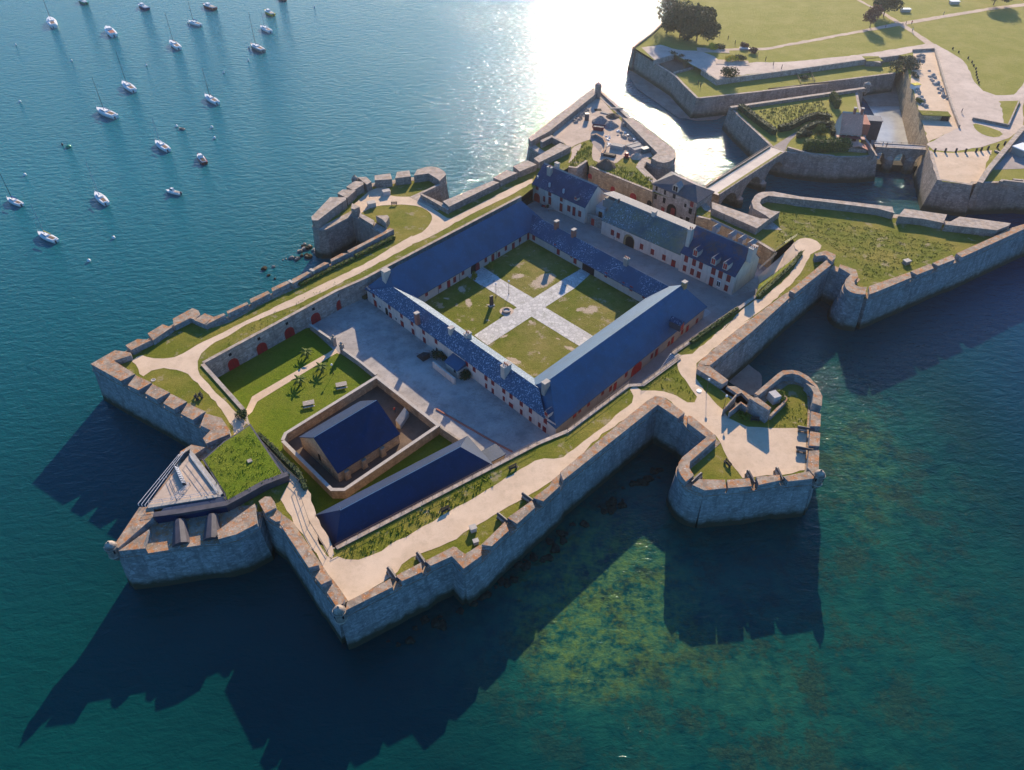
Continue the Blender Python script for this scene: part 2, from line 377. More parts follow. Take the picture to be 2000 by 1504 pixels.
OUT_SC = q('s6', 1222,842, 1360,745, 1440,667, 1565,547, 1640,492, 1780,366, 1845,317, 1975,197)+q('s5', 0,850, 660,322)
OUT_SEW = q('s5', 660,322, 845,418, 868,450, 1000,549, 830,690, 806,725, 800,755, 806,785, 826,822, 853,860, 880,883, 920,902, 985,920)
OUT_SES = q('s5', 985,920, 1150,905, 1310,893, 1365,883, 1515,852, 1570,858, 1752,838)
OUT_SEE = q('s5', 1752,838, 1783,780, 1787,640, 1793,510, 1798,385, 1797,300, 1792,240, 1775,190, 1742,150, 1700,120, 1650,103, 1600,97, 1560,98, 1525,106, 1490,130, 1322,262, 1300,270, 1150,152)
OUT_EF = q('s4', 1085,692, 890,570, 735,468)
OUT_EC = q('s4', 735,468)+q('t5', 470,1504, 945,1078, 1015,1020, 1488,645)
OUT_EW = q('t5', 1488,645, 1590,680, 1740,770, 1682,828, 1663,865, 1660,895, 1668,930, 1690,965, 1730,995, 1790,1017, 1870,1030, 1930,1031)
OUT_ES = q('s3', 792,980, 855,958, 1115,850, 1165,827, 1280,782, 1328,758, 1460,705, 1512,690, 2000,470, 2350,312)
OUT_EN = q('s3', 2350,312, 2100,405, 1890,440, 1500,386, 1390,370, 1060,325, 962,317, 880,301)+q('s2', 1100,950, 720,910, 520,872, 470,868, 430,874, 400,886, 375,903, 357,925, 347,950)
OUT_EG = q('s2', 347,950, 372,1000, 455,1058, 488,1086, 415,1083, 38,952)+[W(1345,345,ZP)]
OUT_NE = [W(1345,345,ZP), W(1285,345,ZP)]+q('t6', 1250,1440, 1300,1350)+q('t6', 1380,1385, 1480,1440, 1600,1462, 1700,1440, 1770,1400, 1815,1340, 1812,1300, 1790,1240, 1740,1185, 1120,700, 1060,630, 490,140)
OUT_NW = q('t6', 490,140)+q('r7', 640,182, 130,570, 143,600, 215,648, 250,668, 170,732, 10,814)+q('s7', 1535,204, 1140,388)
ALL = [OUT_NWB, OUT_NWC, OUT_WNW, OUT_WSW, OUT_SWN, OUT_SWS, OUT_SW, OUT_SS, OUT_SC, OUT_SEW, OUT_SES, OUT_SEE, OUT_EF, OUT_EC, OUT_EW, OUT_ES, OUT_EN, OUT_EG, OUT_NE, OUT_NW]
OUTLINE = []
for s_ in ALL:
    for p in s_:
        if not OUTLINE or (p-OUTLINE[-1]).length > .5: OUTLINE.append(Vector((p.x, p.y, 0)))
if (OUTLINE[0]-OUTLINE[-1]).length < .5: OUTLINE.pop()

# ------------------------------------------------------------------ the sea: one sheet, finer round the fort, with a "shoal" attribute (how shallow the bed is)
GREEN = [(1640,800,20,.75),(1655,900,20,.6),(1690,850,20,.5),(1720,960,24,.45),(1640,1050,20,.42),(1730,1080,24,.36),(1240,1090,16,.9),(1205,1150,16,.9),
         (1132,1250,12,1.4),(1112,1300,13,.8),(1200,1240,18,.32),(1280,1250,16,.28),(1340,1330,26,.24),(1440,1290,20,.40),(1480,1390,26,.28),(1630,1330,22,.42),(1550,1460,22,.36),(1790,1160,26,.25),(1000,1130,16,.45),(960,1200,18,.2),
         (1150,1100,18,.6),(1060,1200,20,.2),(1130,1020,16,.45),(1200,920,16,.5),(1600,720,16,.4),(1765,365,15,.9),(1735,395,14,.6),(1800,400,16,.5),(1690,370,12,.5),(640,480,14,.25)]  # moat spots stand for shallows plus sky reflection put into the colour
GP = np.array([[*W(a, b_, 0)[:2], r_*.62, k_] for a, b_, r_, k_ in GREEN])
def build_sea():
    n = 330; xs = np.linspace(-330, 470, n); ys = np.linspace(20, 640, n)
    xs = np.concatenate([[-4000, -2000, -900], xs, [900, 2000, 4000]]); ys = np.concatenate([[-3000, -600, -100], ys, [900, 2000, 4000]])
    X, Y = np.meshgrid(xs, ys); nx, ny = len(xs), len(ys)
    sh = np.zeros_like(X)
    for gx, gy, r_, k_ in GP: sh += k_*.75*np.exp(-((X-gx)**2+(Y-gy)**2)/(2*r_*r_))
    sh = np.clip(1-np.exp(-sh*1.25), 0, 1)
    me = bpy.data.meshes.new('sea'); V = np.stack([X, Y, np.zeros_like(X)], -1).reshape(-1, 3).astype(np.float32)
    I = np.arange(nx*ny).reshape(ny, nx); F = np.stack([I[:-1,:-1], I[:-1,1:], I[1:,1:], I[1:,:-1]], -1).reshape(-1, 4).astype(np.int32)
    me.vertices.add(len(V)); me.vertices.foreach_set('co', V.ravel()); me.loops.add(F.size); me.loops.foreach_set('vertex_index', F.ravel())
    me.polygons.add(len(F)); me.polygons.foreach_set('loop_start', np.arange(0, F.size, 4, dtype=np.int32)); me.polygons.foreach_set('loop_total', np.full(len(F), 4, dtype=np.int32))
    me.update(); a = me.attributes.new('shoal', 'FLOAT', 'POINT'); a.data.foreach_set('value', sh.reshape(-1).astype(np.float32))
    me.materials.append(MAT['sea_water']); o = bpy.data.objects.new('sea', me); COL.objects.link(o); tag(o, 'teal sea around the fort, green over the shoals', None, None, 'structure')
b = NB('sea_water', .055, .34); b.b.inputs['IOR'].default_value = 1.33
sh = b.attr('shoal'); n1 = b.noise(.075, 8, .74); n2 = b.noise(.30, 6, .75); nb = b.noise(.012, 4, .6); n3 = b.noise(1.1, 4, .7)
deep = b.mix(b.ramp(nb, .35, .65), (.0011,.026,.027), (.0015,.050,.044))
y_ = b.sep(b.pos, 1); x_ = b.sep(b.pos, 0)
deep = b.mix(b.ramp(b.math('ADD', y_, b.math('MULTIPLY', x_, -.35)), 95, 300), deep, (.010,.125,.140))  # teal sea, paler far off: sky reflection and haze put into the colour
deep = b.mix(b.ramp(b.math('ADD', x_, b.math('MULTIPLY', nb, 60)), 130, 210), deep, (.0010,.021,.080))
patch = b.math('MULTIPLY', sh, b.ramp(b.math('ADD', b.math('MULTIPLY', n1, .6), b.math('MULTIPLY', n2, .4)), .38, .58))
c = b.mix(patch, deep, (.011,.090,.058))
reef = b.math('MULTIPLY', sh, b.ramp(b.math('ADD', b.math('MULTIPLY', b.noise(.11, 5, .7), .7), b.math('MULTIPLY', n3, .3)), .50, .56))
c = b.mix(reef, c, b.mix(b.ramp(b.noise(1.6, 5, .8, None, .6), .40, .62), (.007,.024,.020), (.034,.060,.030)))
c = b.mix(b.math('MULTIPLY', b.ramp(sh, .70, .97), b.ramp(b.math('ADD', b.math('MULTIPLY', n2, .6), b.math('MULTIPLY', n3, .4)), .44, .60)), c, (.095,.165,.040))
c = b.mix(b.math('MULTIPLY', sh, b.ramp(b.noise(2.4, 4, .75), .56, .70)), c, (.006,.020,.016))
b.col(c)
wv = b.scaled(1, 1.9, 1, R(-18))
hs = b.math('ADD', b.math('MULTIPLY', b.noise(.30, 3, .55, wv, .4), .85), b.math('ADD', b.math('MULTIPLY', b.noise(1.05, 4, .6, wv, .3), .32), b.math('MULTIPLY', b.noise(3.4, 2, .5), .065)))
b.bump(b.math('MULTIPLY', hs, b.math('MULTIPLY', b.math('ADD', .75, b.math('MULTIPLY', b.noise(.022, 3, .6), .5)), b.math('ADD', .66, b.math('MULTIPLY', b.ramp(y_, 80, 240), .9)))), .37, 1.0)
build_sea()

# ------------------------------------------------------------------ ground of the fort
HOLE = (Q('t1', ZG, 955,885, 1990,322)+Q('s7', ZG, 530,985, 1755,340)+Q('u4', ZG, 140,650)+Q('r7', ZG, 440,790, 505,800, 590,742, 604,785, 1100,985)+[W(1362,405,ZG)]+
        Q('u7', ZG, 830,1035, 1070,1092, 1845,1462)+Q('t5', ZG, 740,490, 985,312, 1095,482, 490,1055, 280,1205)+Q('s4', ZG, 960,12, 445,362, 498,397, 215,604, 105,610)+
        Q('t4', ZG, 440,1504)+Q('r4', ZG, 1990,664, 422,1476)+Q('r3', ZG, 1830,880, 1700,660, 1655,430)+Q('r2', ZG, 1810,1270, 1745,1160, 1580,1000, 1420,850, 1335,740, 1315,640))
GRD = offs(ccw(OUTLINE), -.3)
sheet('rampart_grass', GRD, ZG, 'rough_grass', [HOLE], label='rough grass on top of the ramparts')
YARD = offs(ccw(HOLE), 1.0)
sheet('yard', YARD, ZY, 'yard_gravel', label='pale gravel and cobble yards inside the fort')

# ------------------------------------------------------------------ rampart walls (each stretch a thing, its merlons and string course are parts)
def rampart(line, label, mat='rampart_stone', zt=ZG+.06, zb=-2.5, batter=1.1, thick=2.4, merlons=(), cordon=True, mtop=ZP, name='rampart_wall'):
    c = line[len(line)//2]; r_ = empty(name, (c.x, c.y, 0), label, 'rampart wall', 'rampart walls of the fort')
    bm = BM(); strip(bm, line, thick, zt, zb, batter); link('masonry', bm, mat, r_, True)
    if cordon:
        bm = BM(); lo = offs(line, .22, False); strip(bm, lo, .5, zt-.25, zt-.6); link('string_course', bm, mat, r_, True)
    for m_ in merlons:
        top = mtop
        if isinstance(m_[0], (int, float)): top, m_ = m_[0], m_[1:]
        pts = J(*m_); bm = BM(); prism(bm, pts, top, ZG-.1); link('merlon', bm, mat, r_, True)
    return r_
q = lambda f, *xy: Q(f, ZP, *xy)
rampart(OUT_WSW, 'shaded south-west face of the western bastion with sawtooth merlons', merlons=[
    [q('r2', 108,283, 300,175, 420,195, 425,215, 290,258, 455,362, 345,416)], [q('r2', 458,370, 585,430, 482,488, 398,450)], [q('r2', 590,440, 725,505, 622,560, 533,512)],
    [q('r2', 735,515, 860,578, 757,637, 675,590)], [q('r2', 865,590, 1005,655, 906,720, 812,672)], [q('r2', 965,762, 1003,668, 1130,705, 1192,795, 1194,830, 1010,905, 985,864, 1046,800)]])
rampart(OUT_WNW, 'north-west face of the western bastion, merlons orange with lichen', 'rampart_stone', merlons=[
    [q('t1', 340,738, 435,688, 545,695, 385,775)], [q('t1', 512,645, 630,573, 692,595, 550,690)], [q('t1', 692,595, 712,590, 552,700, 550,690)],
    [q('t1', 710,530, 865,446, 912,468, 924,497, 880,537, 845,525, 718,588)]])
rampart(OUT_NWC, 'long north-west curtain wall above the rocky shore', 'rampart_stone', merlons=[
    [q('t1', 875,540, 960,488, 1030,515, 960,574)], [q('t1', 1030,515, 1107,487, 1122,498, 964,580)], [q('t1', 1130,472, 1290,398, 1300,415, 1140,490)], [q('t1', 1310,377, 1450,312, 1470,330, 1320,407)],
    [q('t1', 1480,291, 1600,235, 1625,250, 1487,317)], [q('t1', 1640,222, 1760,160, 1785,170, 1647,257)], [q('u8', 395,1053, 610,930, 690,947, 407,1087)], [q('u8', 710,886, 890,790, 1000,786, 722,927)],
    [q('u8', 985,748, 1590,435, 1680,370, 1745,400, 1020,782)]])
rampart(OUT_NWB, 'north-west bastion with rounded shoulder and dark inner flank', 'pale_stone', merlons=[
    [12.2, q('s7', 118,525, 265,370, 385,370, 390,388, 290,457, 170,552, 125,551)], [12.0, q('u8', 1055,112, 1070,25, 1195,85, 1105,126)], [10.4, q('u8', 1190,105, 1420,230, 1400,308, 1175,168)],
    [11.6, q('u8', 1455,212, 1640,200, 1672,235, 1615,330, 1560,270)], [12, q('s7', 320,335, 360,305, 465,310, 395,372)], [12, q('s7', 390,285, 450,238, 520,245, 525,265, 445,312)], [12, q('s7', 478,210, 545,206, 585,245, 550,267)],
    [12, q('s7', 610,195, 733,179, 745,225, 610,232)], [12, q('s7', 770,217, 785,167, 880,155, 892,202)], [12, q('s7', 915,195, 940,150, 1010,128, 1050,126, 1090,130, 1115,139, 1140,154, 1158,168, 1166,189, 1115,240, 1108,228, 1030,180)],
    [q('s7', 962,303, 1112,234, 1120,243, 968,314)], [q('s7', 962,305, 1140,388, 1190,430, 1180,442, 966,318)]])
rampart(OUT_NW, 'northern curtain and bastion face over the glittering water', 'pale_stone', mtop=11.6, merlons=[
    [q('s7', 1140,388, 1530,228, 1580,240, 1190,430)], [q('s7', 1535,204, 1640,145, 1722,165, 1590,228)], [q('s7', 1690,115, 1800,68, 1872,100, 1740,155)], [q('r7', 170,732, 375,612, 460,640, 210,765)],
    [q('r7', 130,572, 640,182, 657,225, 285,525, 145,598)], [q('r7', 220,592, 310,550, 405,602, 402,614, 310,567, 235,607)]])
rampart(OUT_NE, 'rounded north-east shoulder of the northern bastion beside the glare', 'pale_stone', mtop=11.4, merlons=[
    [q('t6', 860,655, 1110,700, 1740,1190, 1790,1245, 1815,1310, 1810,1345, 1770,1400, 1700,1440, 1600,1462, 1480,1435, 1380,1375, 1490,1287)], [10.2, q('t6', 480,150, 520,140, 870,470, 1040,630, 1000,640, 830,480)],
    [10.8, q('t6', 870,720, 1050,625, 1110,680, 890,735)]])
rampart(OUT_SWN, 'north-west face of the south-west bastion below the metal deck', zb=-2.5, merlons=[[q('u1', 1075,160, 1310,207, 1130,322, 1050,235, 840,385, 890,275)], [q('r3', 165,868, 370,560, 480,565, 480,640, 205,880)]])
rampart(OUT_SWS, 'blue-shadowed south face of the south-west bastion', merlons=[[q('r3', 205,905, 445,735, 400,850, 418,884)], [q('r3', 975,748, 1270,534, 1290,690, 1130,773, 985,812)]])
rampart(OUT_SW, 'long flank wall running to the southern tip, lichened merlons', merlons=[
    [q('r3', 1300,515, 1350,478, 1395,480, 1425,520, 1438,565, 1350,610)], [10.3, q('r3', 1350,610, 1440,565, 1475,592, 1465,655, 1430,660)], [q('r3', 1465,690, 1505,640, 1770,1015, 1692,1034)],
    [q('r3', 1742,1110, 1788,1040, 1870,1130, 1790,1166)], [q('r3', 1835,1230, 1875,1165, 1970,1280, 1960,1312, 1912,1345)]])
rampart(OUT_SS, 'south face at the southern tip of the fort, orange lichen on its merlons', merlons=[
    [q('s6', 300,1168, 310,1105, 650,920, 668,985)], [q('s6', 695,900, 720,882, 890,795, 900,868, 740,940)], [q('s6', 920,782, 1145,668, 1235,728, 1350,655, 1362,740, 1222,842, 1130,745, 965,820)]])
rampart(OUT_SC, 'long southern curtain wall with orange-topped parapet above clear water', merlons=[
    [q('s6', 1362,655, 1545,475, 1575,546, 1440,667)], [q('s6', 1565,445, 1755,310, 1780,366, 1640,492)], [q('s6', 1765,290, 1945,155, 1975,196, 1845,316)],
    [q('s5', 0,850, 660,322, 800,418, 848,380, 700,270, 645,260, 585,295, -20,792)]])
rampart(OUT_SEW, 'hooked western flank and round shoulder of the south-east bastion', merlons=[
    [q('s5', 868,450, 872,398, 900,405, 1060,535, 1000,549)], [q('s5', 1000,549, 1062,536, 1068,560, 885,720, 880,765, 912,815, 855,860, 826,822, 806,785, 801,755, 806,727, 830,690)]])
rampart(OUT_SES, 'blue-shadowed south face of the south-east bastion', merlons=[
    [q('s5', 902,882, 950,842, 1128,846, 1138,905, 985,920)], [q('s5', 1142,846, 1300,836, 1315,890, 1150,905)], [q('s5', 1345,826, 1510,811, 1514,850, 1365,882)], [q('s5', 1535,822, 1715,787, 1750,826, 1745,838, 1570,858)]])
rampart(OUT_SEE, 'east face and curved end of the south-east bastion', merlons=[
    [q('s5', 1752,818, 1705,762, 1714,645, 1786,640, 1783,778)], [q('s5', 1716,608, 1724,508, 1793,520, 1788,612)], [q('s5', 1724,472, 1730,368, 1798,387, 1794,474)],
    [11.6, q('u6', 1860,980, 1870,820, 1790,650, 1650,500, 1500,415, 1380,392, 1230,400, 1150,450, 770,775, 835,805, 1250,470, 1380,450, 1490,475, 1640,570, 1760,668, 1600,605, 1690,690, 1725,760, 1710,930)]])
rampart(OUT_EF, 'short inner flank wall behind the south-east bastion', merlons=[[q('s4', 650,445, 737,455, 890,570, 842,602, 645,482)], [10.3, q('u6', 330,590, 480,588, 775,772, 705,820, 580,692, 515,716)]])
rampart(OUT_EC, 'eastern curtain wall beside the upper path, orange parapet', merlons=[
    [q('s4', 650,443, 690,400)+q('t5', 240,1504, 870,1030, 915,1010, 945,1075, 470,1504)+q('s4', 737,462)], [q('t5', 945,985, 1440,570, 1488,645, 1015,1020)]])
rampart(OUT_EW, 'rounded nose of the eastern bastion beside the dark cleft', batter=2.0, merlons=[
    [q('t5', 1600,640, 1810,712, 1840,800, 1785,860, 1795,905, 1850,930, 1950,935, 1930,1031, 1870,1030, 1790,1017, 1730,995, 1690,965, 1668,930, 1661,895, 1664,866, 1682,830, 1740,770, 1590,682)]])
rampart(OUT_ES, 'long south face of the eastern bastion running out of frame', merlons=[
    [q('s3', 790,915, 1110,805, 1120,848, 855,957, 792,980)], [q('s3', 1115,800, 1270,740, 1295,776, 1165,826)], [q('s3', 1285,735, 1440,670, 1462,705, 1330,757)], [q('s3', 1470,660, 1780,522, 1880,466, 2000,430, 2350,280, 2350,312, 2000,470, 1515,690)]])
rampart(OUT_EN, 'northern wall of the eastern bastion along the moat', 'pale_stone', mtop=11.6, merlons=[
    [q('s3', 1490,388, 1890,440, 1870,460, 1780,495, 1375,450)], [q('s3', 1060,326, 1392,372, 1362,437, 1200,405, 1010,385)],
    [q('s2', 430,875, 520,872, 720,910, 1100,950, 1445,992, 1460,1040, 1330,1005, 900,950, 480,905, 425,930, 412,960, 432,987, 500,1020, 455,1057, 362,1003, 347,950, 375,903, 400,886)]])
rampart(OUT_EG, 'low walls of the notch between gatehouse and eastern bastion', 'pale_stone', cordon=False, batter=.5, mtop=11.6, merlons=[
    [q('s2', 500,1020, 570,1030, 490,1084, 455,1056)], [q('s2', 38,953, 415,1083, 488,1086, 390,1160, 40,1005)]])

# ------------------------------------------------------------------ inner retaining walls of the yards
def retaining(pts, label, mat='yard_stone', zt=ZG+.12, zb=ZY-.3, thick=.7, side=1, cop=True):
    c = pts[len(pts)//2]; r_ = empty('retaining_wall', (c.x, c.y, ZY), label, 'retaining wall', 'retaining walls of the yards')
    bm = BM(); strip(bm, pts if side > 0 else pts[::-1], thick, zt, zb); link('masonry', bm, mat, r_, True)
    if cop: bm = BM(); strip(bm, offs(pts if side > 0 else pts[::-1], .1, False), .9, zt+.18, zt-.02); link('coping', bm, 'pale_stone', r_, True)
    return r_
RW_NW = Q('t1', ZG, 955,885, 1990,322)+Q('s7', ZG, 530,985, 1755,340)
rw_nw = retaining(RW_NW[:], 'tall stone retaining wall with red arched doors beside the lawn', side=1)
RW_N = Q('r7', ZG, 604,785, 1100,985)
rw_n = retaining(RW_N, 'brown retaining wall with red doors left of the gatehouse', 'warm_stone', side=1)
retaining(Q('r7', ZG, 440,790, 505,800, 590,742), 'short curved retaining wall under the northern grass bank', 'yard_stone')
RW_NE = Q('u7', ZG, 830,1035, 1070,1092, 1845,1462)+Q('t5', ZG, 740,490)
rw_ne = retaining(RW_NE, 'retaining wall behind the dormered house with a red door', 'warm_stone')
retaining(Q('t5', ZG, 490,1055, 280,1205)+Q('s4', ZG, 960,12, 445,362), 'retaining wall beside the eastern lane')
retaining(Q('s4', ZG, 498,397, 215,604, 105,610)+Q('t4', ZG, 440,1504), 'retaining wall opposite the long blue roof')
retaining(Q('t4', ZG, 440,1504)+Q('r4', ZG, 1990,664, 422,1476), 'retaining wall behind the long hipped hall')
retaining(Q('r4', ZG, 422,1476)+Q('r3', ZG, 1830,880, 1700,660, 1655,430)+Q('r2', ZG, 1810,1270, 1745,1160, 1580,1000, 1420,850, 1335,740, 1315,640), 'retaining wall along the planted strip', zt=ZG+.02, thick=.3, cop=False)
retaining(Q('r2', ZG, 1315,640)+Q('t1', ZG, 955,885), 'retaining wall west of the lawn with pale coping')

def arch_panel(bm, A, B, u, z0, w_, h, out=.06, rise=.45):
    """arched panel on the wall A-B (camera side), u along the wall"""
    d = (B-A); d.z = 0; d.normalize(); n = Vector((d.y, -d.x, 0)); n = n if n.y < 0 else -n
    pr = [(-w_/2, 0), (w_/2, 0), (w_/2, h-rise*w_)]+[(w_/2*math.cos(t), h-rise*w_+rise*w_*math.sin(t)) for t in (.5, 1.0, 1.57, 2.14, 2.64)]+[(-w_/2, h-rise*w_)]
    f = [bm.verts.new(A+d*(u+x)+n*out+Vector((0,0,z0+z-A.z))) for x, z in pr]; k = [bm.verts.new(A+d*(u+x)-n*.15+Vector((0,0,z0+z-A.z))) for x, z in pr]
    bm.faces.new(f); bm.faces.new(k[::-1])
    for i in range(len(f)): bm.faces.new((f[i-1], k[i-1], k[i], f[i]))
def flat_panel(bm, A, B, u, z0, w_, h, out=.05):
    d = (B-A); d.z = 0; d.normalize(); n = Vector((d.y, -d.x, 0)); n = n if n.y < 0 else -n
    v = [A+d*(u+sx*w_/2)+n*o+Vector((0,0,z0+z-A.z)) for o in (out, -.12) for sx, z in ((-1,0),(1,0),(1,h),(-1,h))]; V = [bm.verts.new(p) for p in v]
    for f in ((0,1,2,3),(7,6,5,4),(0,4,5,1),(1,5,6,2),(2,6,7,3),(3,7,4,0)): bm.faces.new([V[i] for i in f])
A_, B_ = RW_NW[0].copy(), RW_NW[1].copy()
for f, x, y in (('t1',1190,905),('t1',1412,783),('t1',1628,668),('t1',1830,548),('t3',540,245)):
    u_, z_ = hit(*fp(f, x, y), A_, B_); bm = BM(); arch_panel(bm, A_, B_, u_, ZY, 2.9, 3.0); d_ = link('door', bm, 'red_paint', rw_nw, True)
    bm = BM(); flat_panel(bm, A_, B_, u_-.05, ZY+4.0, .75, .8); link('vent', bm, 'dark_hole', rw_nw, True)
    bm = BM(); flat_panel(bm, A_, B_, u_, ZY+.05, .1, 2.5, .09); link('door_seam', bm, 'dull_red', d_, True)
A_, B_ = RW_N[0], RW_N[1]
for x, y, w_, h_ in ((610,855,1.6,1.8),(787,965,1.8,2.2),(945,1035,2.6,2.8)):
    u_, z_ = hit(*fp('r7', x, y), A_, B_); bm = BM(); arch_panel(bm, A_, B_, u_, max(ZY, z_-h_/2), w_, h_); link('door', bm, 'red_paint', rw_n, True)
u_, z_ = hit(*fp('r7', 1070, 1085), A_, B_); bm = BM(); arch_panel(bm, A_, B_, u_, ZY, 1.6, 2.6); link('doorway', bm, 'dark_hole', rw_n, True)

# ------------------------------------------------------------------ paths on the ramparts (thin sheets over the grass)
def path(pts, label, dz=.03, mat='sand_path', z=ZG, name='path'): return sheet(name, rag(pts), z+dz, mat, label=label)
g = lambda f, *xy: Q(f, ZG, *xy)
path(g('t1', 388,862, 430,828, 470,815, 505,828, 560,840, 640,842, 720,832, 790,802, 900,735)+g('s7', 0,1115, 520,868, 830,680, 900,640)+g('s7', 900,715, 500,930, 0,1180)+
     g('t1', 1330,556, 1000,742, 935,800, 905,862, 906,925, 960,1010, 1080,1140, 1200,1260, 1290,1345, 1245,1395, 1188,1440, 1180,1370, 1090,1240, 990,1120, 870,1010, 830,962, 740,930, 640,915, 545,935, 480,980, 450,962, 440,920), 'sandy path along the north-western rampart')
path(smoothpoly(g('s7', 430,412, 500,345, 600,270, 720,262, 735,300, 722,335, 940,338, 965,362, 1130,478, 1190,512, 1240,490, 1840,182, 1840,242, 1262,520, 1160,592, 880,725, 800,700, 985,610, 1035,560, 1062,500, 1035,455, 960,412, 830,397, 610,408, 540,445, 470,480)), 'sandy path looping through the north-western bastion', .036)
path(g('r2', 1232,690, 1292,770, 1500,960, 1640,1110, 1760,1215, 1830,1300, 1868,1450, 1868,1490)+g('r3', 1740,620, 1850,800, 1890,930, 1870,970, 1830,940, 1700,700, 1840,925)+g('r3', 1860,960)+
     g('s6', 160,745, 195,762, 235,748, 300,770, 400,775, 510,735, 640,660, 830,560, 1050,430, 1290,300, 1600,110, 1780,0)+g('s5', 0,690, 250,500, 400,370, 480,310, 490,262, 465,215, 500,190, 545,225, 640,225)+
     g('s4', 390,660, 480,690, 570,745, 625,745, 645,700, 600,640, 520,530, 490,450, 498,400, 445,362, 470,350, 520,375, 610,365, 970,60)+g('t5', 75,1504, 300,1260, 500,1095, 580,1100, 900,820, 1000,700, 1085,520, 1150,450, 1080,480, 1020,440, 1000,380, 1030,340, 1080,310, 1150,298, 1230,310, 1300,340, 1360,400, 1340,450, 1290,472, 1215,515, 1150,640, 1050,800, 950,920, 700,1150, 440,1340, 340,1400)+
     g('s4', 1065,92, 690,398, 640,440, 638,560, 700,650, 845,800, 890,865, 1040,935, 1210,945, 1530,940, 1520,1270, 1320,1310, 1000,1335, 890,1190, 830,1060, 790,1000, 560,850, 400,710, 330,695, 280,720, 0,935, -100,990)+
     g('s6', 1955,130, 1700,290, 1450,430, 1100,640, 900,720, 740,810, 705,870, 660,905, 300,1112, 262,1140)+g('r3', 1975,1340, 1975,1285, 1880,1140, 1800,1040, 1780,980, 1520,590, 1470,500, 1535,380, 1545,305, 1500,290, 1240,0)+g('r2', 1215,865, 1240,820), 'broad sandy walk from the western lawn round the southern tip to the eastern ramp', .042)

# yard surfaces
y = lambda f, *xy: Q(f, ZY, *xy)
sheet('lawn', y('m', 385,690, 604,640, 652,684, 664,690, 735,737, 870,850, 905,868, 960,900, 850,960, 640,1110, 560,1010), ZY+.03, 'lawn', label='bright lawn west of the barracks')
sheet('lawn_path', y('t1', 1270,1270, 1330,1140, 1380,1110, 1900,810)+y('t3', 330,840, 460,755, 530,825)+y('t1', 1990,800, 1930,835, 1400,1160, 1370,1180, 1330,1260, 1290,1295), ZY+.06, 'sand_path', label='straight pale path across the lawn')
sheet('street', y('m', 1030,405, 1052,395, 1150,438, 1340,535, 1430,580, 1500,560, 1560,520, 1500,640, 1330,690, 1090,850, 1060,870, 1090,830, 1390,610, 1320,565, 1045,420), ZY+.03, 'cobbles', label='cobbled lane between the barracks and the houses')
# ramp from the lane up to the eastern bastion
def ramp_sheet(name, poly, zs, mat, label):
    bm = BM(); vs = [bm.verts.new((*W(*fp(f, x, y_), z)[:2], z)) for (f, x, y_), z in zip(poly, zs)]; n = len(vs)//2
    for i in range(n-1): bm.faces.new((vs[i], vs[i+1], vs[2*n-2-i], vs[2*n-1-i]))
    o = link(name, bm, mat); tag(o, label, None, None, 'structure'); return o
RL = [('t5',1010,350),('t5',930,440),('t5',850,520),('t5',700,650),('t5',540,790)]; RR = [('t5',540,900),('t5',700,790),('t5',850,680),('t5',985,580),('t5',1080,482)]
ramp_sheet('ramp', RL+RR, [ZG+.06,8.8,7.9,6.4,4.3, 4.0,6.2,7.7,8.7,ZG+.06], 'sand_path', 'sandy ramp down to the lane beside the dormered house')
BL = [('t5',1095,484),('t5',1000,580),('t5',800,760),('t5',600,930),('t5',490,1055)]; BR = [('t5',500,1060),('t5',545,905),('t5',700,795),('t5',850,685),('t5',1080,486)]
ramp_sheet('grass_bank', BL+BR, [ZG,ZG,ZG,ZG,ZG, 7.4,4.6,6.2,7.7,ZG], 'lawn', 'grassy bank between the ramp and the upper path')
# ================================================================== BUILDINGS
def V3(v, z): return Vector((v.x, v.y, z))
def roof_mesh(E, r0, r1, hip0, hip1, t=.22, ov=.4):
    """E: 4 eave corners ccw (E0-E1 and E2-E3 are the long sides); ridge r0 (end E3/E0) to r1 (end E1/E2)"""
    E = [v.copy() for v in E]; ax = V3(r1-r0, 0).normalized(); out = []
    for i, e in enumerate(E):
        rel = e-r0; foot = r0+ax*V3(rel, 0).dot(ax); d = V3(e-foot, 0); L = d.length; sl = (r0.z-e.z)/max(L, .1)
        p = e+d.normalized()*ov; p.z -= sl*ov
        end = (0 if i in (0, 3) else 1); sgn = -1 if end == 0 else 1
        p += ax*sgn*(ov if (hip1 if end else hip0) else .12); out.append(p)
    R0, R1 = r0.copy(), r1.copy()
    if not hip0: R0 -= ax*.12
    if not hip1: R1 += ax*.12
    bm = BM(); T = [bm.verts.new(v) for v in out+[R0, R1]]; B = [bm.verts.new(v-Vector((0,0,t))) for v in out+[R0, R1]]
    fs = [(0,1,5,4), (2,3,4,5)]+([(3,0,4)] if hip0 else [])+([(1,2,5)] if hip1 else [])
    for f in fs: bm.faces.new([T[i] for i in f]); bm.faces.new([B[i] for i in f[::-1]])
    edges = [(0,1),(2,3)]+([(3,0)] if hip0 else [(3,4),(4,0)])+([(1,2)] if hip1 else [(1,5),(5,2)])
    for a, b_ in edges: bm.faces.new((T[a], T[b_], B[b_], B[a]))
    return bm
def walls_mesh(E, r0, r1, hip0, hip1, zb):
    bm = BM(); n = 4; T = [bm.verts.new(V3(v, v.z-.12)) for v in E]; B = [bm.verts.new(V3(v, zb)) for v in E]
    for i in range(4):
        j = (i+1) % 4; f = [B[i], B[j], T[j]]
        if i == 1 and not hip1: f.append(bm.verts.new(V3(r1, r1.z-.25)))
        if i == 3 and not hip0: f.append(bm.verts.new(V3(r0, r0.z-.25)))
        bm.faces.new(f+[T[i]])
    return bm
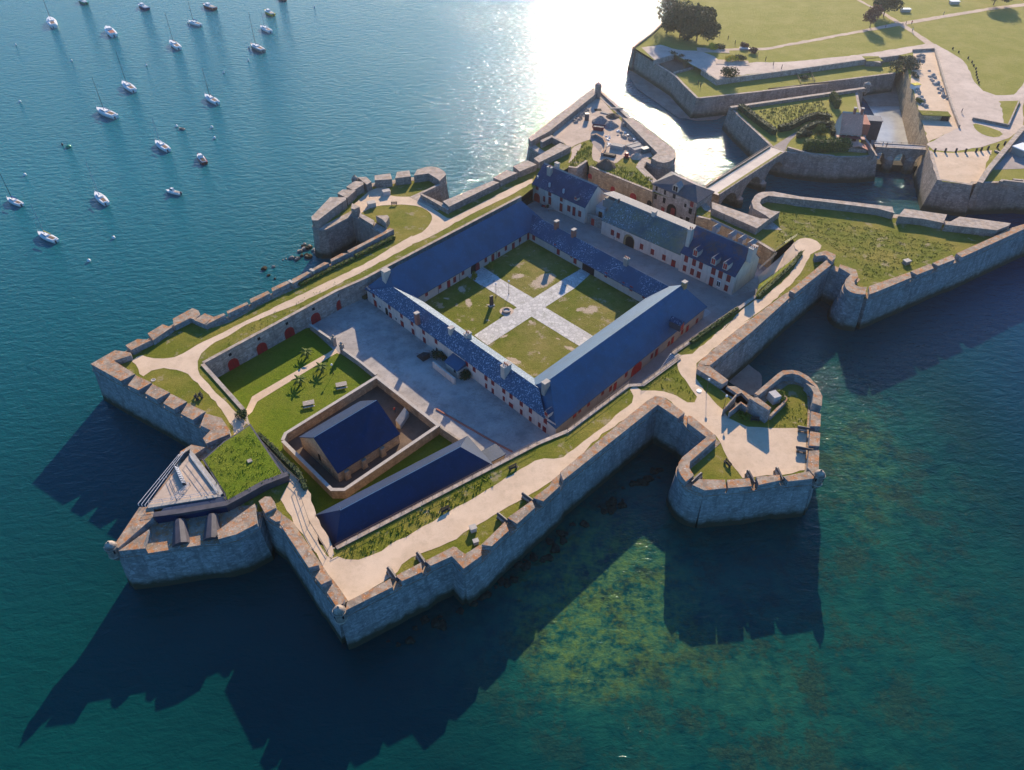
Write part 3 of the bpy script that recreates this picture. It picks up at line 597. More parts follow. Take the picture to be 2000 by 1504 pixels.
def rect(A, B, depth, z=None):
    """rectangle whose front runs A->B (left to right as seen from the front) and goes back by depth; returned ccw"""
    d = V3(B-A, 0).normalized(); n = Vector((-d.y, d.x, 0)); z = A.z if z is None else z
    return [V3(A, z), V3(B, z), V3(B+n*depth, z), V3(A+n*depth, z)]
def window(par, A, B, u, zc, w_, h, frame='red_paint', pane='dull_red', out=.05, name='window', pname='pane'):
    bm = BM(); flat_panel(bm, A, B, u, zc-h/2, w_, h, out); f = link(name, bm, frame, par, True)
    if pane:
        bm = BM()
        for sx in (-1, 1): flat_panel(bm, A, B, u+sx*w_*.235, zc-h/2+.12*h, w_*.36, h*.76, out+.035)
        link(pname, bm, pane, f, True)
    return f
def windows_px(par, A, B, frame, lst):
    for it in lst:
        x, y_, w_, h = it[:4]; kw = it[4] if len(it) > 4 else {}
        u, z = hit(*fp(frame, x, y_), A, B); window(par, A, B, u, z, w_, h, **kw)
def chimney(par, c, z0, z1, sx, sy, rz, mat='court_render', pots=2):
    bm = BM(); box(bm, (c.x, c.y, z0), sx, sy, z1-z0-.25, rz); ch = link('chimney', bm, mat, par, True)
    bm = BM(); box(bm, (c.x, c.y, z1-.25), sx+.2, sy+.2, .25, rz); link('chimney_cap', bm, 'pale_coping', ch, True)
    bm = BM()
    for k in range(pots):
        t = (k-(pots-1)/2)*.55; lathe(bm, [(.17, 0), (.14, .45)], (c.x+t*math.cos(rz), c.y+t*math.sin(rz), z1), 8)
    if pots: link('chimney_pot', bm, 'brick_red', ch, True)
    else: bm.free()
    return ch
door = dict(name='door', pname='door_panel', frame='dull_red', pane='red_paint'); dark = dict(frame='court_render', pane='dark_glass')
small = dict(frame='white_paint', pane='dark_glass')

# ---- the barracks: four wings round a square court
A0, A1, A2 = W(715,558.75,8.6), W(1086,829,8.6), W(1378,595,8.2)
I0, I1, I2, I3 = W(810,579,7.5), W(1043,740,7.5), W(1269,581,7.0), W(1033.5,450,7.0)
bar = empty('barracks', (5, 165, ZY), 'long blue slate barracks of four wings round a square grassy court', 'barracks')
aN = V3(I3-I0, 0).normalized(); nN = Vector((-aN.y, aN.x, 0)); aS = V3(A2-A1, 0).normalized(); nS = Vector((-aS.y, aS.x, 0)); bN = V3(A1-A0, 0).normalized(); ANG = math.atan2(aN.y, aN.x)
# north-west wing
E = [V3(I0-aN*6.5, 7.5), V3(I3+aN*7.0, 7.4), V3(I3+aN*7.0+nN*12, 7.9), V3(A0+aN*.1, 8.2)]
r0, r1 = W(762,527,14.2), W(1018,392,14.2)
link('north_west_roof', roof_mesh(E, r0, r1, True, True), 'slate_blue', bar, True); link('wing_wall', walls_mesh(E, r0, r1, True, True, ZY-.2), 'court_render', bar, True)
NWf = (V3(I0, ZY), V3(I3, ZY))
windows_px(bar, *NWf, 's7', [(1012,1095,1.0,1.5),(1117,1037,1.0,1.5),(1185,1018,1.2,2.3,door),(1232,985,1.1,1.8),(1297,930,1.0,1.5),(1475,830,1.0,1.5),(1530,812,1.2,2.3,door),(1578,788,1.0,1.6),(1632,740,1.0,1.5),(1690,722,1.2,2.2,door),(1742,672,1.0,1.5),(1808,645,1.2,2.2,door)])
u_, z_ = hit(*fp('s7', 1392,885), *NWf); bm = BM(); arch_panel(bm, *NWf, u_, ZY, 3.6, 3.4, .07, .5); pg = link('archway', bm, 'dark_hole', bar, True)
bm = BM(); arch_panel(bm, *NWf, u_+.9, ZY, 1.6, 2.7, .11, .5); link('arch_door', bm, 'dull_red', pg, True)
for x in (1097, 1270, 1562, 1735):
    u_, z_ = hit(*fp('s7', x, 1000), *NWf); p = NWf[0]+aN*u_-nN*.12; bm = BM(); tube(bm, [V3(p, ZY), V3(p, 7.3)], .07); link('downpipe', bm, 'dark_metal', bar, True)
# south-east wing
E = [V3(A1, 8.2), V3(A2, 8.0), V3(I2+aS*5.5, 7.5), V3(I1-aS*6.2, 7.6)]
r0, r1 = W(1074,741,13.8), W(1332,556.5,13.8)
link('south_east_roof', roof_mesh(E, r0, r1, True, True), 'slate_blue', bar, True); link('wing_wall', walls_mesh(E, r0, r1, True, True, ZY-.2), 'grey_render', bar, True)
SEf = (V3(A1, ZY), V3(A2, ZY))
windows_px(bar, *SEf, 't4', [(1705,432,1.0,1.5),(1610,512,1.2,2.3,door),(1560,542,1.0,1.5),(1465,625,1.2,2.3,door),(1430,655,1.0,1.5),(1310,742,1.2,2.3,door),(1265,775,1.0,1.5),(1015,957,1.0,1.5),(905,1072,1.2,2.3,door),(862,1095,1.0,1.6),(785,1132,1.0,1.5),(648,1242,1.0,1.5),(562,1302,1.0,1.7),(512,1342,1.2,2.2,door)])
u_, z_ = hit(*fp('t4', 1115, 900), *SEf); bm = BM(); arch_panel(bm, *SEf, u_, ZY, 4.2, 3.3, .07, .35); link('gate', bm, 'red_paint', bar, True)
# south-west wing (narrow, speckled slates)
bI = V3(I1-I0, 0).normalized()
E = [V3(A0+bN*2.0, 8.9), V3(A1-bN*3.0, 8.9), V3(I1-bI*.2, 7.6), V3(I0, 7.6)]
r0, r1 = W(780,568.75,11.6)-bI*2.5, W(1043,752,11.6)+bI*1.5
link('south_west_roof', roof_mesh(E, r0, r1, False, False), 'slate_speckled', bar, True); link('wing_wall', walls_mesh([V3(A0+bN*.02, 8.75), V3(A1-bN*.02, 8.75), V3(I1, 7.55), V3(I0, 7.55)], r0, r1, True, True, ZY-.2), 'white_render', bar, True)
SWf = (V3(A0, ZY), V3(A1, ZY))
up = [(148,180),(302,295),(420,380),(523,455),(636,540),(758,632),(1058,850),(1130,905),(1245,988),(1312,1035),(1420,1115),(1490,1167),(1590,1240),(1680,1308),(1825,1410)]
windows_px(bar, *SWf, 't2', [(x, y_, 1.05, 1.6) for x, y_ in up]+[(167,265,1.2,2.2,door),(212,295,.6,1.0,small),(315,388,1.2,2.3,door),(370,412,.6,.9,small),(430,472,1.3,2.4,door),(535,538,1.1,1.7),(645,622,1.1,1.7),(768,712,.8,1.3,dark),
   (1248,1068,.7,1.4),(1312,1120,.8,1.7),(1420,1192,.7,1.4),(1490,1272,1.4,2.3,door),(1590,1322,.8,1.5),(1678,1390,.8,1.4),(1767,1450,.8,1.4),(1815,1492,1.1,1.7)])
u_, z_ = hit(*fp('t2', 280,360), *SWf); bm = BM(); arch_panel(bm, *SWf, u_, ZY, 1.1, 2.3, .06, .5); link('doorway', bm, 'dark_hole', bar, True)
# north-east wing
n2 = Vector((.733,.68,0)); E = [V3(I3-V3(I2-I3,0).normalized()*.5, 7.0), V3(I2+V3(I2-I3,0).normalized()*.5, 7.0)]; E += [V3(E[1]+n2*7.2, 7.2), V3(E[0]+n2*7.2, 7.2)]
E = [E[0], E[1], E[2], E[3]]
r0, r1 = W(1033,415,10.0), W(1312,563,10.0)
link('north_east_roof', roof_mesh(E, r0, r1, False, False), 'slate_speckled_less', bar, True)
link('wing_wall', walls_mesh(E, r0, r1, True, True, ZY-.2), 'court_render', bar, True)
NEf = (V3(E[0], ZY), V3(E[1], ZY))
windows_px(bar, *NEf, 'r6', [(170,650,1.2,2.2,door),(335,720,.7,1.1),(362,765,1.2,2.1,door),(463,800,.7,1.1),(493,835,1.2,2.1,door),(733,948,1.0,1.5),(870,1020,.8,1.2),(930,1055,1.0,1.5),(1028,1115,.8,1.2)])
u_, z_ = hit(*fp('r6', 598, 880), *NEf); bm = BM(); flat_panel(bm, *NEf, u_, ZY, 4.6, 3.0, .06); link('passage', bm, 'dark_hole', bar, True)
# chimneys and dormers of the barracks
AB = math.atan2(bN.y, bN.x)
for f, x, y_, zt, z0, sx, sy, m_, pots in (('t2',568,352,12.6,9,.9,1.1,'brick_red',0),('t2',905,495,12.4,9.5,1.0,1.3,'court_render',0),('t2',1065,550,12.6,9.5,1.1,1.6,'court_render',2),('t2',1440,860,13.2,9.2,1.3,2.2,'court_render',3),
        ('m',753,527,14.6,9.6,1.6,1.9,'court_render',0),('m',1066,745,14.4,10,1.0,1.6,'grey_render',0),('u4',612,1190,12.2,8.5,.9,1.3,'brick_red',0),('u4',918,1340,12.2,8.5,.9,1.3,'brick_red',0),('r6',897,815,12.0,8.5,1.3,1.0,'grey_render',3),('t4',1588,48,15.0,11,1.0,1.2,'ochre',0)):
    chimney(bar, P1(f, zt, x, y_), z0, zt, sx, sy, AB, m_, pots)
def dormer(par, c, z, dirv, w_=1.5, h=1.7, depth=2.4, mat='slate_navy', face='red_paint', front='court_render'):
    """c: foot of the front; dirv: horizontal direction the dormer looks"""
    s_ = Vector((-dirv.y, dirv.x, 0)); b0 = V3(c, z)
    bm = BM(); pr = [(-w_/2, 0), (w_/2, 0), (w_/2, h), (0, h+w_*.45), (-w_/2, h)]
    F = [bm.verts.new(b0+s_*x+Vector((0,0,zz))) for x, zz in pr]; K = [bm.verts.new(b0-dirv*depth+s_*x+Vector((0,0,zz))) for x, zz in pr]
    bm.faces.new(F); bm.faces.new(K[::-1])
    for i in range(5): bm.faces.new((F[i-1], K[i-1], K[i], F[i]))
    d_ = link('dormer', bm, front, par, True)
    bm = BM(); o_ = dirv*.18; L_ = [b0+o_-s_*(w_/2+.15)+Vector((0,0,h-.08)), b0+o_+Vector((0,0,h+w_*.45+.12)), b0+o_+s_*(w_/2+.15)+Vector((0,0,h-.08))]
    a = [bm.verts.new(v) for v in L_]; k = [bm.verts.new(v-dirv*(depth+.3)) for v in L_]; a2 = [bm.verts.new(v-Vector((0,0,.09))) for v in L_]; k2 = [bm.verts.new(v-dirv*(depth+.3)-Vector((0,0,.09))) for v in L_]
    for i in (0, 1): bm.faces.new((a[i], a[i+1], k[i+1], k[i])); bm.faces.new((a2[i], k2[i], k2[i+1], a2[i+1])); bm.faces.new((a[i], a2[i], a2[i+1], a[i+1])); bm.faces.new((k[i], k[i+1], k2[i+1], k2[i]))
    for i in (0, 2): bm.faces.new((a[i], k[i], k2[i], a2[i]))
    link('dormer_roof', bm, mat, d_, True)
    bm = BM(); A_ = b0-s_*w_/2; B_ = b0+s_*w_/2
    for k_ in (-1, 1): box(bm, (b0+dirv*.03+s_*k_*w_*.2+Vector((0,0,.3))), w_*.30, .12, h-.35, math.atan2(s_.y, s_.x))
    link('dormer_window', bm, face, d_, True); return d_
nSE = -nS
dormer(bar, P1('t4', 9.2, 1555, 520), 9.0, nSE, 1.7, 2.0, 3.2, 'slate_navy', 'red_paint', 'dark_concrete')
nSW = Vector((bN.y, -bN.x, 0)); dormer(bar, P1('t2', 9.2, 1832, 1365), 9.1, nSW, 1.2, 1.3, 1.6, 'slate_navy')

# ---- three houses in a row beyond the lane
def house(name, label, E, r0, r1, zb, roof, wall, hips=(False, False), cat='house', group='houses in the row beyond the lane'):
    c = sum(E, Vector())/4; h_ = empty(name, (c.x, c.y, zb), label, cat, group)
    link('wall', walls_mesh(E, r0, r1, *hips, zb-.2), wall, h_, True); ro = link('roof', roof_mesh(E, r0, r1, *hips), roof, h_, True); return h_, ro
def gable_house(name, label, fl, fr, ez, depth, rz, zb, roof, wall, hips=(False, False), run=4.5, **kw):
    E = rect(fl, fr, depth, ez); d = V3(fr-fl, 0).normalized()
    r0 = (E[0]+E[3])/2; r1 = (E[1]+E[2])/2; r0.z = r1.z = rz
    if hips[0]: r0 += d*run
    if hips[1]: r1 -= d*run
    h_, ro = house(name, label, E, r0, r1, zb, roof, wall, hips, **kw); return h_, ro, E, r0, r1
# ridge caps catch the sun
def ridge_cap(par, r0, r1, w_=.7, mat='lead_and_sunlit_slate'):
    d = V3(r1-r0, 0).normalized(); s_ = Vector((-d.y, d.x, 0)); bm = BM()
    P_ = [(-w_/2, -.32), (0, .07), (w_/2, -.32)]; a = [bm.verts.new(r0+s_*x+Vector((0,0,z))) for x, z in P_]; k = [bm.verts.new(r1+s_*x+Vector((0,0,z))) for x, z in P_]
    bm.faces.new(a); bm.faces.new(k[::-1])
    for i in range(3): bm.faces.new((a[i-1], k[i-1], k[i], a[i]))
    link('ridge_cap', bm, mat, par, True)
fl, fr = W(1041,356,10), W(1143.75,402.5,10)
h1, ro, E, r0, r1 = gable_house('house', 'two-storey house at the far left of the row with red arched door', fl, fr, 10.0, 10.6, 15.0, ZY, 'slate_navy', 'white_render'); ridge_cap(ro, r0, r1)
F1 = (V3(fl, ZY), V3(fr, ZY))
windows_px(h1, *F1, 'u4', [(265,595,1.3,1.9),(490,703,1.3,2.0),(695,803,1.1,1.8),(390,805,.9,1.9),(490,835,1.2,2.6,door),(690,955,1.2,2.8,door),(828,975,1.3,2.0),(918,1025,1.2,3.0,door),(1020,1070,1.2,2.0)])
u_, z_ = hit(*fp('u4', 262, 780), *F1); bm = BM(); arch_panel(bm, *F1, u_, ZY, 2.6, 3.0, .07, .45); link('arched_door', bm, 'bright_red', h1, True)
for x, y_ in ((280,420),(485,545),(735,655)):
    p = P1('u4', 11.5, x, y_); bm = BM(); box(bm, (p.x, p.y, 10.6), .5, .5, 1.4, .7); link('vent_stack', bm, 'grey_metal', h1, True)
dormer(h1, P1('u4', 11.0, 945, 825), 10.9, Vector((-.703,-.711,0)), 1.1, 1.0, 1.4, 'slate_navy', 'red_paint')
chimney(h1, P1('u4', 15.6, 490, 235), 12, 15.6, 1.0, 1.6, .77, 'grey_render', 2); chimney(h1, P1('u4', 16.2, 620, 160), 13, 16.2, 1.0, 1.4, .77, 'court_render', 0)
fl, fr = W(1176,427,9), W(1330,495,9)
h2, ro, E, r0, r1 = gable_house('house', 'long low house with mossy green roof and archway', fl, fr, 9.0, 13.0, 13.0, ZY, 'slate_mossy', 'white_render'); ridge_cap(ro, r0, r1, .6); dd = V3(r1-r0, 0).normalized(); nn = Vector((-dd.y, dd.x, 0))
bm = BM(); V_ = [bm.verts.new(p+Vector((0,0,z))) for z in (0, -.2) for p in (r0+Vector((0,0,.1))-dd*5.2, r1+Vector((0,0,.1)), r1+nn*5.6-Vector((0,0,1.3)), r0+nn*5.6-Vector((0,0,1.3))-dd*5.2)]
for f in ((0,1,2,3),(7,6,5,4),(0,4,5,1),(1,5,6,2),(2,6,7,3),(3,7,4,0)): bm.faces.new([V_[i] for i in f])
link('rear_roof', bm, 'lead_and_sunlit_slate', h2, True); bm = BM(); c_ = (r0+r1)/2+nn*3.2-dd*2.5; box(bm, (c_.x, c_.y, ZY), (r1-r0).length+5, 4.6, 7.6, math.atan2(dd.y, dd.x)); link('rear_wall', bm, 'grey_render', h2, True)  # pale slab over the rear slope: sunlight on the slate put into its colour
F2 = (V3(fl, ZY), V3(fr, ZY))
windows_px(h2, *F2, 'r6', [(785,617,1.2,1.8),(830,640,1.2,1.8),(1012,727,1.2,1.8),(1097,768,1.2,1.8),(1187,812,1.2,1.8),(1260,862,1.4,2.6,door)])
u_, z_ = hit(*fp('r6', 915, 675), *F2); bm = BM(); arch_panel(bm, *F2, u_, ZY, 4.0, 4.0, .07, .5); arr = link('archway', bm, 'ochre', h2, True)
bm = BM(); arch_panel(bm, *F2, u_+.35, ZY, 3.0, 3.5, .11, .5); link('arch_opening', bm, 'dark_hole', arr, True)
d_ = V3(fr-fl, 0).normalized(); nb_ = Vector((-d_.y, d_.x, 0))
bm = BM(); c_ = fl+nb_*10.0-d_*2.8; box(bm, (c_.x, c_.y, ZY), 5.4, 5.5, 6.8, math.atan2(d_.y, d_.x)); link('rear_block', bm, 'grey_render', h2, True)
chimney(h2, P1('u7', 14.2, 155, 935), 11.5, 14.2, 1.0, 1.4, math.atan2(d_.y, d_.x), 'court_render', 0); chimney(h2, P1('u4', 14, 1720, 790), 12, 14, .5, .5, 0, 'dark_metal', 0)
fl3, fr3 = W(1331,490,10.4), W(1437.5,537.5,10.4)
h3, ro, E, r0, r1 = gable_house('house', 'tall house with three red dormers and rust-stained slate roof', fl3, fr3, 10.4, 12.2, 16.0, ZY, 'slate_rusty', 'white_render'); ridge_cap(ro, r0, r1, .6)
F3 = (V3(fl3, ZY), V3(fr3, ZY)); d3 = V3(fr3-fl3, 0).normalized(); n3_ = Vector((d3.y, -d3.x, 0))
windows_px(h3, *F3, 'u5', [(97,713,1.2,2.0),(242,780,1.2,2.0),(365,838,1.2,2.0),(598,935,1.3,2.2),(725,1003,1.3,2.2),(875,1072,1.2,2.1),(65,882,1.1,1.9),(205,947,1.2,2.0),(325,1002,1.2,2.0),(555,1130,1.3,2.9,door),(828,1247,1.1,1.9),(690,1170,1.2,2.0,dict(frame='white_paint',pane='dark_glass'))])
for x, y_ in ((255,660),(585,815),(800,905)): dormer(h3, P1('u5', 11.3, x, y_), 11.2, n3_, 1.5, 1.9, 2.6, 'slate_navy', 'red_paint')
for x, y_ in ((590,160),(880,300),(1065,375),(1240,455)): dormer(h3, P1('u5', 14.2, x, y_)-n3_*3, 12.6, -n3_, 1.4, 1.6, 2.2, 'lead_and_sunlit_slate', 'dull_red')
chimney(h3, P1('u5', 17.0, 190, 150), 11.5, 17.0, 1.1, 1.8, math.atan2(d3.y, d3.x)+.1, 'court_render', 2); chimney(h3, P1('u5', 17.3, 1335, 490), 13, 17.3, 1.3, 2.6, math.atan2(d3.y, d3.x), 'court_render', 4)
# small yard between the first two houses
a_, b_ = W(1141,435,ZY), W(1176,449,ZY)
yw = empty('courtyard_wall', (a_.x, a_.y, ZY), 'low stone wall with red door between two houses', 'wall'); bm = BM(); strip(bm, [P1('u4', 7.2, 1130, 1045), P1('u4', 7.2, 1412, 1163)], .45, 7.2, ZY-.1); link('masonry', bm, 'yard_stone', yw, True)
A_, B_ = P1('u4', 7.2, 1130, 1045), P1('u4', 7.2, 1412, 1163); u_, z_ = hit(*fp('u4', 1248, 1250), A_, B_); bm = BM(); flat_panel(bm, V3(A_, ZY), V3(B_, ZY), u_, ZY, 1.2, 2.3); link('door', bm, 'bright_red', yw, True)
sc_ = P1('u4', 6.2, 1450, 1010); sh_ = empty('lean_to', (sc_.x, sc_.y, ZY), 'small white lean-to with blue-grey metal roof in the house yard', 'shed', None, math.atan2(d_.y, d_.x))
bm = BM(); box(bm, (0,0,0), 3.4, 4.0, 4.2); link('wall', bm, 'white_paint', sh_)
bm = BM(); V_ = [bm.verts.new(v) for v in ((-1.9,-2.3,4.25),(1.9,-2.3,4.25),(1.9,2.3,5.4),(-1.9,2.3,5.4),(-1.9,-2.3,4.05),(1.9,-2.3,4.05),(1.9,2.3,5.2),(-1.9,2.3,5.2))]
for f in ((0,1,2,3),(7,6,5,4),(0,4,5,1),(1,5,6,2),(2,6,7,3),(3,7,4,0)): bm.faces.new([V_[i] for i in f])
link('roof', bm, 'grey_metal', sh_); bm = BM(); box(bm, (.2,-2.02,.2), 1.4, .1, 2.6); link('door', bm, 'dark_glass', sh_)

# ---- gatehouse
G = [W(1276,358,12.0), W(1362,394,12.0), W(1393,373,12.0), W(1312,335,12.0)]
r0 = (G[0]+G[3])/2; r1 = (G[1]+G[2])/2; dg = V3(G[1]-G[0], 0).normalized(); r0 += dg*4; r1 -= dg*4; r0.z = r1.z = 14.4
gh, ro = house('gatehouse', 'tall stone gatehouse with brown hipped roof at the bridge', G, r0, r1, ZY, 'slate_brown', 'yard_stone', (True, True), 'gatehouse', None)
Fg = (V3(G[0], ZY), V3(G[1], ZY)); hole = dict(frame='dark_hole', pane=None)
windows_px(gh, *Fg, 'u7', [(188,562,.8,1.7,hole),(325,627,.8,1.7,hole),(475,687,1.0,1.7,hole),(170,700,1.0,1.7,hole),(310,762,1.0,1.8,hole),(655,845,.8,1.1,hole),(762,818,1.2,2.0),(735,937,1.1,1.8,hole),(285,932,1.3,2.6,door),(585,1070,1.1,1.6,hole),(690,1077,1.3,1.6,hole)])
u_, z_ = hit(*fp('u7', 430, 920), *Fg); bm = BM(); arch_panel(bm, *Fg, u_, ZY, 3.6, 4.0, .07, .5); pg = link('gateway', bm, 'dark_hole', gh, True); bm = BM(); arch_panel(bm, *Fg, u_+.6, ZY, 1.6, 3.0, .11, .4); link('gate_leaf', bm, 'dull_red', pg, True)
dormer(gh, P1('u7', 12.5, 490, 600), 12.0, Vector((dg.y, -dg.x, 0)), 2.2, 1.9, 2.4, 'lead_and_sunlit_slate', 'dark_hole', 'pale_coping')

# ---- powder magazine inside its wall
E = rect(W(658,920,7.3), W(778,844,7.3), 13.8, 7.3); r0 = (E[0]+E[3])/2; r1 = (E[1]+E[2])/2; r0.z = r1.z = 12.2
mg, ro = house('powder_magazine', 'gabled stone magazine with smooth navy roof inside a walled yard', E, r0, r1, ZY, 'roof_metal', 'warm_stone', (False, False), 'building', None)
ridge_cap(ro, r0, r1, .4, 'grey_metal')
A_, B_ = V3(E[3], ZY), V3(E[0], ZY); u_, z_ = hit(*fp('r4', 290, 745), A_, B_); bm = BM(); arch_panel(bm, A_, B_, u_, ZY+1.6, .9, 2.0, .05, .5); link('window', bm, 'dark_hole', mg, True)
A_, B_ = V3(E[0], ZY), V3(E[1], ZY)
for x in (500, 640, 790):
    u_, z_ = hit(*fp('r4', x, 880-.36*(x-500)), A_, B_); p = A_+(B_-A_).normalized()*u_; nn = (B_-A_).normalized(); nn = Vector((nn.y, -nn.x, 0)); bm = BM(); box(bm, p+nn*.3, 1.0, 1.3, 2.4, math.atan2(nn.y, nn.x), .8); link('buttress', bm, 'warm_stone', mg, True)
ew = empty('enclosure_wall', (-30, 110, ZY), 'sunlit ochre wall enclosing the powder magazine', 'wall')
RING = Q('r4', 6.3, 18,640, 40,590, 740,155, 1212,525, 488,1018, 398,1018)
bm = BM(); strip(bm, RING+[RING[0]], .55, 6.3, ZY-.2); link('masonry', bm, 'warm_stone', ew, True)
bm = BM(); strip(bm, offs(RING+[RING[0]], .1, False), .75, 6.42, 6.26); link('coping', bm, 'pale_coping', ew, True)
ew2 = empty('garden_wall', (-12, 118, ZY), 'wall running from the magazine yard towards the long hall', 'wall'); gp_ = Q('r4', 6.2, 1222,530, 1385,640)
bm = BM(); strip(bm, gp_, .5, 6.2, ZY-.2); link('masonry', bm, 'warm_stone', ew2, True)
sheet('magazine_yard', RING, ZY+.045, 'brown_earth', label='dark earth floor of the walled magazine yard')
A_, B_ = P1('r4', 6.6, 920, 485), P1('r4', 6.6, 990, 385); bw = empty('buttress_wall', (A_.x, A_.y, ZY), 'sunlit wedge-shaped stone buttress in the magazine yard', 'wall'); bm = BM(); strip(bm, [A_, B_], 1.0, 5.0, ZY-.1, 0, 6.4); link('masonry', bm, 'pale_coping', bw, True)

# ---- long hipped hall
nr, fr_ = (W(656,1069,8.0), W(960,907,8.0)), (W(912.5,852.5,8.0), W(619,1005,8.0)); E = [nr[0], nr[1], fr_[0], fr_[1]]
r0, r1 = W(665,996,12.0), W(899,872.5,12.0)
hl, ro = house('long_hall', 'long narrow hall with a smooth navy hipped roof beside the southern path', E, r0, r1, ZY, 'roof_metal', 'warm_stone', (True, True), 'building', None); ridge_cap(ro, r0, r1, .4, 'grey_metal')
for p in (r0, r1):
    bm = BM(); tube(bm, [p-Vector((0,0,.2)), p+Vector((0,0,1.0))], .08, 6, .03); link('finial', bm, 'grey_metal', ro, True)
sh_ = P1('r4', 6.2, 1640, 755); sd_ = empty('shed', (sh_.x, sh_.y, ZY), 'small flat-roofed brick shed at the end of the long hall', 'shed', None, math.atan2(nr[1].y-nr[0].y, nr[1].x-nr[0].x))
bm = BM(); box(bm, (0,0,0), 4.4, 3.4, 2.6); link('wall', bm, 'warm_stone', sd_); bm = BM(); box(bm, (0,0,2.6), 4.8, 3.8, .25); link('roof', bm, 'roof_metal', sd_)

# ---- porch annexe on the south-west front
an = P1('t2', 6.4, 965, 840); ax_ = empty('porch', (an.x, an.y, ZY), 'small slate-roofed porch against the south-west front of the barracks', 'porch', None, AB)
bm = BM(); box(bm, (0,0,0), 4.6, 3.6, 2.7); link('wall', bm, 'white_render', ax_)
bm = BM(); V_ = [bm.verts.new(v) for v in ((-2.5,-2.1,2.6),(2.5,-2.1,2.6),(2.5,1.9,4.1),(-2.5,1.9,4.1),(-2.5,-2.1,2.4),(2.5,-2.1,2.4),(2.5,1.9,2.6),(-2.5,1.9,2.6))]
for f in ((0,1,2,3),(7,6,5,4),(0,4,5,1),(1,5,6,2),(2,6,7,3),(3,7,4,0)): bm.faces.new([V_[i] for i in f])
link('roof', bm, 'slate_blue', ax_)
bm = BM(); box(bm, (1.2,-1.83,1.2), .7, .1, .8); link('window', bm, 'dark_glass', ax_)
pw = Q('t2', 5.7, 722,832, 935,1000); pwl = empty('parapet_wall', (pw[0].x, pw[0].y, ZY), 'low pale wall screening the barracks steps', 'wall'); bm = BM(); strip(bm, pw, .4, 5.7, ZY-.1); link('masonry', bm, 'white_render', pwl, True)
stp = P1('t2', 4.4, 660, 790); sts = empty('stairs', (stp.x, stp.y, ZY), 'dark steps beside the barracks porch', 'stairs', None, AB)
bm = BM(); [box(bm, (-.45*k, 0, 0), .45, 2.2, 1.5-.25*k) for k in range(6)]; link('steps', bm, 'dark_wood', sts)
for sy in (-1, 1): bm = BM(); tube(bm, [(-2.4, sy*1.1, .9), (.2, sy*1.1, 2.4), (.2, sy*1.1, 1.4)], .05); link('handrail', bm, 'dark_metal', sts)

# ---- wall with gate piers between lawn and gravel yard
gw = empty('garden_wall', (-45, 160, ZY), 'wall between lawn and gravel yard, broken by a gate with stone piers', 'wall')
for pts in (Q('t3', 5.6, 150,462, 290,560, 430,655), Q('t3', 5.6, 545,760, 760,915, 955,1075)):
    bm = BM(); strip(bm, pts, .45, 5.5, ZY-.1); link('masonry', bm, 'yard_stone', gw, True); bm = BM(); strip(bm, offs(pts, .08, False), .6, 5.62, 5.46); link('coping', bm, 'pale_coping', gw, True)
for x, y_ in ((440,620),(540,705)):
    p = P1('t3', 6.4, x, y_); bm = BM(); box(bm, (p.x, p.y, ZY-.1), .9, .9, 2.6, AB); box(bm, (p.x, p.y, 6.3), 1.1, 1.1, .2, AB); lathe(bm, [(.1,0),(.35,.2),(.4,.4),(.25,.65),(.02,.75)], (p.x, p.y, 6.5), 10); link('gate_pier', bm, 'yard_stone', gw, True)

# ---- concrete memorial building on the south-west bastion: grass roof, dark front on two legs, open deck
mb = empty('memorial_building', (-70, 95, ZG), 'concrete building with grass roof and long dark curved front', 'building')
ZR = 11.3
top = Q('r3', ZR, 862,192, 1030,45, 1120,-10, 1235,-90, 1500,302, 1340,388, 1052,547, 1028,460)
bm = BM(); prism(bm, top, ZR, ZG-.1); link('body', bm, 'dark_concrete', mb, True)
rf_ = sheet('grass_roof', offs(ccw(top), -.35), ZR+.05, 'lawn'); rf_.parent = mb; rf_.data.transform(parent_world(mb).inverted()); del rf_['kind']
bm = BM(); p = P1('r3', ZR, 1232, 205); box(bm, (p.x, p.y, ZR), .9, .9, .3, .6); link('hatch', bm, 'yard_stone', mb, True)
fr_ = Q('r3', ZR, 475,642, 700,612, 1052,552, 1200,472, 1342,392, 1536,318)
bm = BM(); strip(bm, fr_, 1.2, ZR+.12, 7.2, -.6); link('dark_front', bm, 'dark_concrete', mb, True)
gl = Q('r3', ZR-.3, 560,585, 880,540, 940,522, 930,490, 560,560); bm = BM(); prism(bm, Q('r3', ZR+.1, 490,640, 1045,548, 1030,470, 940,500, 560,562), ZR-.05, 9.0); link('glazed_strip', bm, 'roof_metal', mb, True)
for x, y_, x2, y2 in ((688,690,702,868),(942,650,940,828)):
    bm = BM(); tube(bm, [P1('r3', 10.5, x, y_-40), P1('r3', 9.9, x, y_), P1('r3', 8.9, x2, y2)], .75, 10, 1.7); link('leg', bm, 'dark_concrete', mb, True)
sheet('stone_floor', Q('r3', ZG, 215,885, 420,875, 850,812, 985,806, 1290,688, 1290,545, 1050,560, 480,650), ZG+.05, 'rampart_stone', label='bare stone top of the south-west bastion under the dark front')
dk = empty('deck', (-80, 98, ZG), 'triangular pale deck with white railings above the south-west bastion', 'deck')
ZD = 11.0
tri = Q('u1', ZD, 1040,330, 1540,1000, 340,1190); bm = BM(); prism(bm, tri, ZD, ZG-.2); link('deck_floor', bm, 'earth', dk, True)
bm = BM(); sl_ = Q('u1', ZD+.3, 1050,240, 1130,320, 1630,975, 1540,1030, 1050,365); prism(bm, sl_, ZD+.3, ZG); link('deck_kerb', bm, 'block_stone', dk, True)
